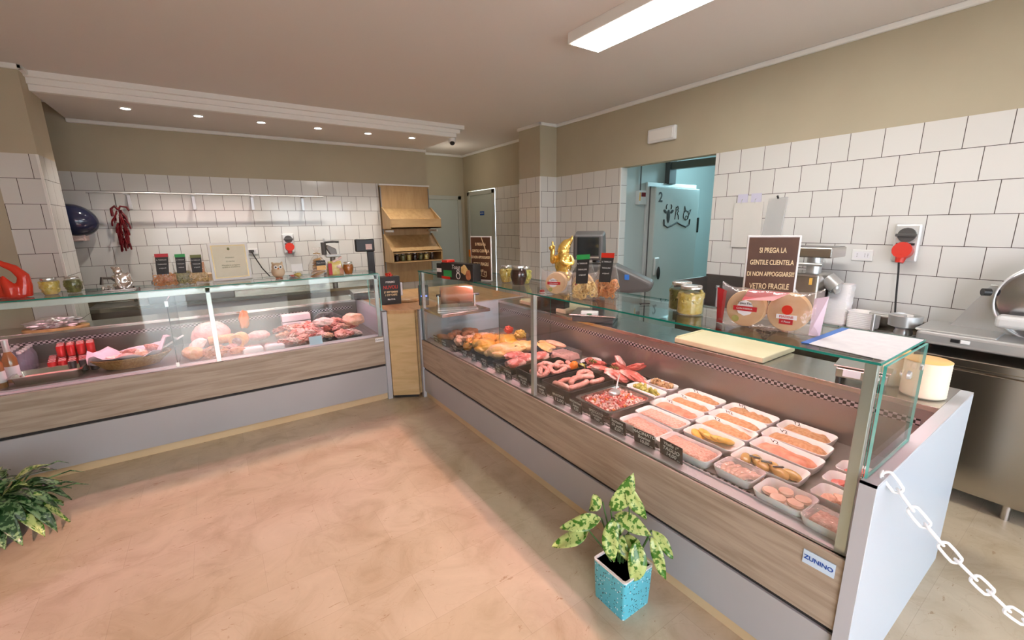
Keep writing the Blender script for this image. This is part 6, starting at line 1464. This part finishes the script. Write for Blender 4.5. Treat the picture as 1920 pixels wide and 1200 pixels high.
MB().lump((-.385, -.165, 1.05), (.028, .02, .085), amp=0).build('handle_grip', 'black', t, smooth=True)
MB().box(.46, .49, -.13, -.03, 1.55, 1.75).build('hinge', 'black', t, bevel=.004)
t = thing('temperature_controller', 'small grey thermostat box with red display on the cold-store wall', 'controller', (4.50, 3.72, 2.0))
MB().box(-.07, .07, -.06, 0, -.085, .085).build('housing', 'alu_light', t, bevel=.006)
MB().box(-.03, .05, -.062, -.06, .01, .06).build('display', 'chili', t); MB().box(-.065, -.045, -.062, -.06, -.04, .06).build('yellow_label', 'yellowc', t)
MB().cyl((0, -.015, .085), (0, -.015, 1.0), .008).build('cable', 'gasket', t)
t = thing('meat_rail', 'dark overhead meat rail with wall bracket above the cold-store door', 'rail', (5.06, 3.70, 2.38))
MB().box(-.07, .07, -.05, .02, -.20, .16).build('bracket_plate', 'gasket', t, bevel=.004)
MB().prism([(-.04, -.05), (.04, -.05), (.30, -1.5), (.22, -1.5)], -.02, .07).build('rail_beam', 'dsteel', t)
struct('trim_4', MB().box(4.9, 9, 4.40, 4.55, 2.93, CZ), 'gasket')

# ------------------------------------------------------------------ plants
def leaf(parent, base, tip, width, droop, m, seed, up=Vector((0, 0, 1)), fold=.25, stem_from=None, name='leaf'):
    base = Vector(base); tip = Vector(tip); d = tip - base; L = d.length
    side = d.cross(up).normalized(); nrm = side.cross(d).normalized()
    mb = MB(); n = 10; rows_ = []
    for i in range(n + 1):
        f = i / n
        c = base + d * f + up * (droop * 4 * f * (1 - f)) + side * (.012 * math.sin(f * 3 + seed))
        w = width * (math.sin(PI * min(1, f ** .8)) ** .8) * (1 if i not in (0, n) else 0) + .0006
        rw = []
        for j in range(-2, 3):
            q = j / 2
            rw.append(mb.bm.verts.new(c + side * w * q + nrm * (fold * w * abs(q) + .004 * math.sin(f * 9 + j + seed))))
        rows_.append(rw)
    for a, b in zip(rows_, rows_[1:]):
        for j in range(4): mb.bm.faces.new([a[j], a[j + 1], b[j + 1], b[j]])
    o = mb.build(name, m, parent, smooth=True, sharp=80)
    md = o.modifiers.new('solid', 'SOLIDIFY'); md.thickness = .0012
    if stem_from is not None:
        s0 = Vector(stem_from); mid = (s0 + base) / 2 + Vector((0, 0, .015))
        MB().tube([s0, mid, base, base + d * .12], .0035, 6).build('stalk', 'stem', o, smooth=True)
    return o
PX, PY = 1.343, 1.103
t = thing('potted_plant', 'variegated leafy plant in a speckled turquoise square pot beside the counter', 'potted plant', (PX, PY, 0), 0)
s_ = .094
loft(MB(), [(rrect(s_ * .92, s_ * .92, .012), 0), (rrect(s_ * .97, s_ * .97, .014), .10), (rrect(s_, s_, .014), .195)]).build('outer_pot', 'pot', t, smooth=True, sharp=40)
loft(MB(), [(rrect(s_, s_, .014), .195), (rrect(s_ + .001, s_ + .001, .014), .203), (rrect(s_ - .009, s_ - .009, .01), .203), (rrect(s_ - .011, s_ - .011, .01), .12)]).build('white_rim', 'white', t, smooth=True, sharp=40)
MB().lathe([(.06, .12), (.070, .185), (.074, .187), (.072, .18), (.062, .125)], 24).build('inner_pot', 'terracotta', t, smooth=True)
MB().lump((0, 0, .148), (.066, .066, .016), amp=.2, seed=3).build('soil', 'soil', t, smooth=True)
fol = t
LV = [  # leaf base, leaf tip (from the pot's foot), width, arch, where its stalk starts
 ((-.04, .049, .449), (.015, -.018, .652), .040, .02, (-.01, .01, .15)),
 ((.009, -.011, .599), (.051, -.062, .428), .030, .02, (.02, -.01, .15)),
 ((-.063, .077, .487), (-.125, .105, .462), .032, .05, (-.02, .02, .15)),
 ((-.065, .079, .403), (-.218, .187, .357), .036, .03, (-.02, .02, .15)),
 ((-.124, .104, .359), (-.245, .204, .247), .034, .02, (-.02, .02, .15)),
 ((-.032, .039, .416), (.050, -.110, .395), .038, .03, (0, 0, .15)),
 ((-.059, .025, .437), (-.076, -.018, .250), .036, .03, (-.01, 0, .15)),
 ((-.016, -.011, .352), (-.035, -.051, .253), .024, .02, (0, 0, .15)),
 ((.01, -.012, .353), (.002, -.081, .309), .032, .02, (.01, 0, .15)),
 ((.008, -.073, .354), (-.048, -.084, .184), .040, .03, (.02, -.02, .15)),
 ((.071, -.086, .384), (.110, -.181, .291), .026, .02, (.03, -.03, .15)),
 ((.049, -.091, .363), (.083, -.180, .202), .026, .02, (.03, -.03, .15)),
 ((-.02, .03, .30), (.03, .06, .42), .024, .02, (0, .02, .15)),
]
to_cam = Vector((-.77, -.63, 0))
for k, (b_, tp, w_, dr, st) in enumerate(LV):
    hang = k in (0, 1, 6, 7, 8, 9, 10, 11)
    leaf(t, b_, tp, w_, dr * .5, 'leaf', k, stem_from=st, up=to_cam if hang else (Vector((0, 0, 1)) + to_cam * .6).normalized())
t = thing('floor_plant', 'bushy dark green variegated plant on the floor at the left edge', 'potted plant', (-1.20, 3.40, 0))
fp = t
MB().lathe([(0, 0), (.09, 0), (.11, .13), (.115, .14), (.10, .14), (.08, .11), (0, .11)], 24).build('pot', 'charcoal', t, smooth=True)
rn = random.Random(9)
for k in range(84):
    a = 2 * PI * (k / 84) * 3.618 + rn.uniform(-.2, .2)
    el = rn.uniform(-.1, 1.1); L = rn.uniform(.14, .26); r0 = rn.uniform(.02, .12)
    b_ = Vector((r0 * math.cos(a), r0 * math.sin(a), .15 + .14 * rn.random()))
    tp = b_ + Vector((math.cos(a) * L * math.cos(el), math.sin(a) * L * math.cos(el), L * math.sin(el) * .7 - .10 * rn.random()))
    tp.z = max(tp.z, .02)
    leaf(t, b_, tp, rn.uniform(.020, .034), .035, 'leaf_dark' if k % 3 else 'leaf', k, fold=.4)
for k in range(26):
    a = -PI / 2 + (k - 13) * .16 + .35; r0 = .11 + .02 * (k % 3)
    b_ = Vector((r0 * math.cos(a), r0 * math.sin(a), .19 + .03 * (k % 4))); L = .13 + .04 * ((k * 7) % 5) / 5
    leaf(fp, b_, b_ + Vector((math.cos(a) * L, math.sin(a) * L, -(.13 + .03 * (k % 3)))), .034, .02, 'leaf_dark' if k % 4 else 'leaf', k + 200, fold=.3)
for k, (dx, dy, dz) in enumerate(((.37, .05, .28), (.40, -.02, .22), (.30, .12, .33), (.35, .0, .24))):
    MB().tube([(.05, 0, .2), (dx * .5, dy * .5, dz), (dx * .85, dy, dz + .01), (dx, dy, dz - .02)], .003, 5, rs=[.006, .005, .004, .001]).build('tendril', 'leaf_dark', t, smooth=True)

# ------------------------------------------------------------------ plastic chain at the near end
pts = [Vector(p) for p in ((1.655, .345, .915), (1.70, .27, .80), (1.77, .16, .655), (1.88, .035, .50), (2.02, -.11, .40), (2.25, -.32, .34), (2.6, -.62, .38), (3.0, -.95, .55), (3.4, -1.25, .80), (3.46, -1.3, .86))]
q = []
for i in range(len(pts) - 1):
    for k in range(20): q.append(pts[i].lerp(pts[i + 1], k / 20))
mb = MB(); acc = 0; last = q[0]; step = .060; k = 0; cur = [q[0]]
for p in q[1:]:
    if (p - cur[-1]).length >= step: cur.append(p)
for a, b in zip(cur, cur[1:]):
    d = (b - a).normalized(); c = (a + b) / 2; up = Vector((0, 0, 1)); sd = d.cross(up).normalized(); u2 = sd.cross(d)
    ax = sd if k % 2 else u2; k += 1
    ax = (ax + (u2 if k % 2 else -sd) * .25).normalized()
    lp = []
    for j in range(16):
        th = 2 * PI * j / 16; e = .024 * math.copysign(1, math.cos(th)); lp.append(c + d * (e * (1 if abs(math.cos(th)) > .25 else abs(math.cos(th)) * 4) + math.cos(th) * .013) + ax * math.sin(th) * .0155)
    mb.tube(lp, .0046, 8, closed=True)
tag(mb.build('barrier_chain', 'chainw', smooth=True), 'white plastic chain hanging from the near corner of the right counter', 'chain')
t = thing('chain_hook', 'small white ring holding the chain at the counter corner', 'hook', (1.645, .352, .912))
MB().ring((0, 0, 0), .012, .003, (0, 1, 0)).build('ring', 'chainw', t, smooth=True)

t = thing('black_hook', 'small black curled hook lying on the middle of the right glass shelf', 'hook', (1.80, 1.42, GR + .004))
MB().tube([(-.03, 0, 0), (-.02, .015, .002), (0, .0, .002), (.02, -.015, .002), (.03, 0, 0)], .003, 6).build('wire', 'black', t, smooth=True)
t = thing('black_wedge', 'dark pointed tool case on the worktop between the dark jar and the gnome', 'tool case', (2.56, 3.05, .9), R(-60))
MB().prism([(-.16, -.03), (.12, -.05), (.14, .05), (-.16, .03)], 0, .24).build('case_body', 'black', t, bevel=.01)
t = thing('red_bottle_top', 'small red and white round cap on the glass shelf left of the flatbread', 'cap', (1.635, 2.06, GR))
MB().lathe([(0, 0), (.016, 0), (.018, .008), (.012, .02), (0, .022)], 16).build('cap_body', 'redl', t, smooth=True)
MB().lathe([(.0185, .003), (.019, .006), (.0185, .009)], 16).build('white_band', 'white', t, smooth=True)

# ------------------------------------------------------------------ outside, daylight
struct('pavement', MB().box(-14, 16, -14, -1.7, -.12, -.02), 'pave')
struct('pavement_far_wall', MB().box(-14, 16, -14.2, -14, -.1, 2.2), 'concrete')
t = MB()
rnd = random.Random(5)
for i in range(60):
    t.lump((rnd.uniform(-.4, 1.7), -4.2 + rnd.uniform(-.2, .2), .30 + rnd.uniform(.12, .34)), (.16, .14, .13), amp=.3, seed=i, sub=2)
tag(t.build('hedge', 'hedge', smooth=True), 'low green hedge in a planter outside the shop', 'hedge', kind='stuff')
t = thing('hedge_planter', 'long grey planter outside the shop entrance', 'planter', (.65, -4.2, -.02))
box('trough', 'concrete', t, -1.3, 1.3, -.25, .25, 0, .27)
t = thing('awning', 'red fabric awning above the shop entrance', 'awning', (0, -1.7, 0))
mb = MB(); mb.poly([(-1.9, 0, 2.95), (1.45, 0, 2.95), (1.45, -1.75, 1.95), (-1.9, -1.75, 1.95)])
mb.build('fabric', film('awning_cloth', (1.0, .56, .50), ior=1.02, body=.25, bodyc=(.8, .12, .08)), t)
struct('sun_block_slab', MB().box(1.46, 8, -7.2, -1.7, 2.5, 2.7), 'concrete')  # unseen slab added to keep direct sun out of the right-hand window

# writing becomes real meshes
bpy.context.view_layer.update()
dg = bpy.context.evaluated_depsgraph_get()
cache = {}
for o in [o for o in sc.objects if o.type == 'FONT']:
    if o.data.name not in cache: cache[o.data.name] = bpy.data.meshes.new_from_object(o.evaluated_get(dg))
    n = bpy.data.objects.new('lettering', cache[o.data.name]); COL.objects.link(n)
    n.parent = o.parent; n.matrix_parent_inverse = o.matrix_parent_inverse; n.matrix_basis = o.matrix_basis
    bpy.data.objects.remove(o)

# ------------------------------------------------------------------ lights, world, camera
w = bpy.data.worlds.new('sky'); sc.world = w; w.use_nodes = True
nt = w.node_tree; bg = nt.nodes['Background']
bg.inputs['Color'].default_value = (.72, .86, 1, 1); bg.inputs['Strength'].default_value = 8.5
def area(name, loc, rot, sx, sy, energy, color, portal=False):
    l = bpy.data.lights.new(name, 'AREA'); l.shape = 'RECTANGLE'; l.size = sx; l.size_y = sy; l.energy = energy; l.color = color
    if portal: l.cycles.is_portal = True
    o = bpy.data.objects.new(name, l); o.location = loc; o.rotation_euler = rot; COL.objects.link(o); return o
area('entrance_portal', (-.03, -1.62, 1.17), (PI / 2, 0, PI), 2.3, 2.34, 1, (1, 1, 1), True)
area('window_portal', (2.72, -1.62, 1.2), (PI / 2, 0, PI), 2.45, 2.4, 1, (1, 1, 1), True)
l = bpy.data.lights.new('sun', 'SUN'); l.energy = 3.3; l.color = (1, .93, .84); l.angle = R(.6)
o = bpy.data.objects.new('sun', l); COL.objects.link(o)
o.rotation_euler = Vector((0, -math.cos(R(24.5)), math.sin(R(24.5)))).to_track_quat('Z', 'Y').to_euler()
l = bpy.data.lights.new('cold_store_light', 'POINT'); l.energy = 45; l.color = (.5, .88, 1); l.shadow_soft_size = .25
o = bpy.data.objects.new('cold_store_light', l); o.location = (6.3, 3.2, 2.5); COL.objects.link(o)
l = bpy.data.lights.new('passage_light', 'POINT'); l.energy = 2.5; l.color = (1, .9, .75); l.shadow_soft_size = .15
o = bpy.data.objects.new('passage_light', l); o.location = (3.5, 6.9, 2.6); COL.objects.link(o)

cam = bpy.data.cameras.new('camera'); cam.sensor_width = 36; cam.lens = 808 / 1920 * 36; cam.clip_start = .02; cam.clip_end = 100
co = bpy.data.objects.new('camera', cam); COL.objects.link(co)
rm = Matrix(((.82381722, .13490628, -.55056833), (-.56666171, .1705971, -.80609623), (-.01482209, .97606195, .21698705)))
# the matrix's rows are the world axes written in camera axes, so it takes camera vectors to world ones
co.matrix_world = Matrix.Translation((0, 0, 1.7)) @ rm.to_4x4()
sc.camera = co
sc.view_settings.view_transform = 'Standard'; sc.view_settings.look = 'None'; sc.view_settings.gamma = 1
sc.view_settings.use_curve_mapping = False
sc.view_settings.exposure = 0.58
sc.cycles.use_denoising = True
sc.cycles.max_bounces = 10; sc.cycles.diffuse_bounces = 5; sc.cycles.glossy_bounces = 5; sc.cycles.transparent_max_bounces = 24; sc.cycles.transmission_bounces = 4
sc.cycles.sample_clamp_indirect = 6; sc.cycles.caustics_reflective = False; sc.cycles.caustics_refractive = False
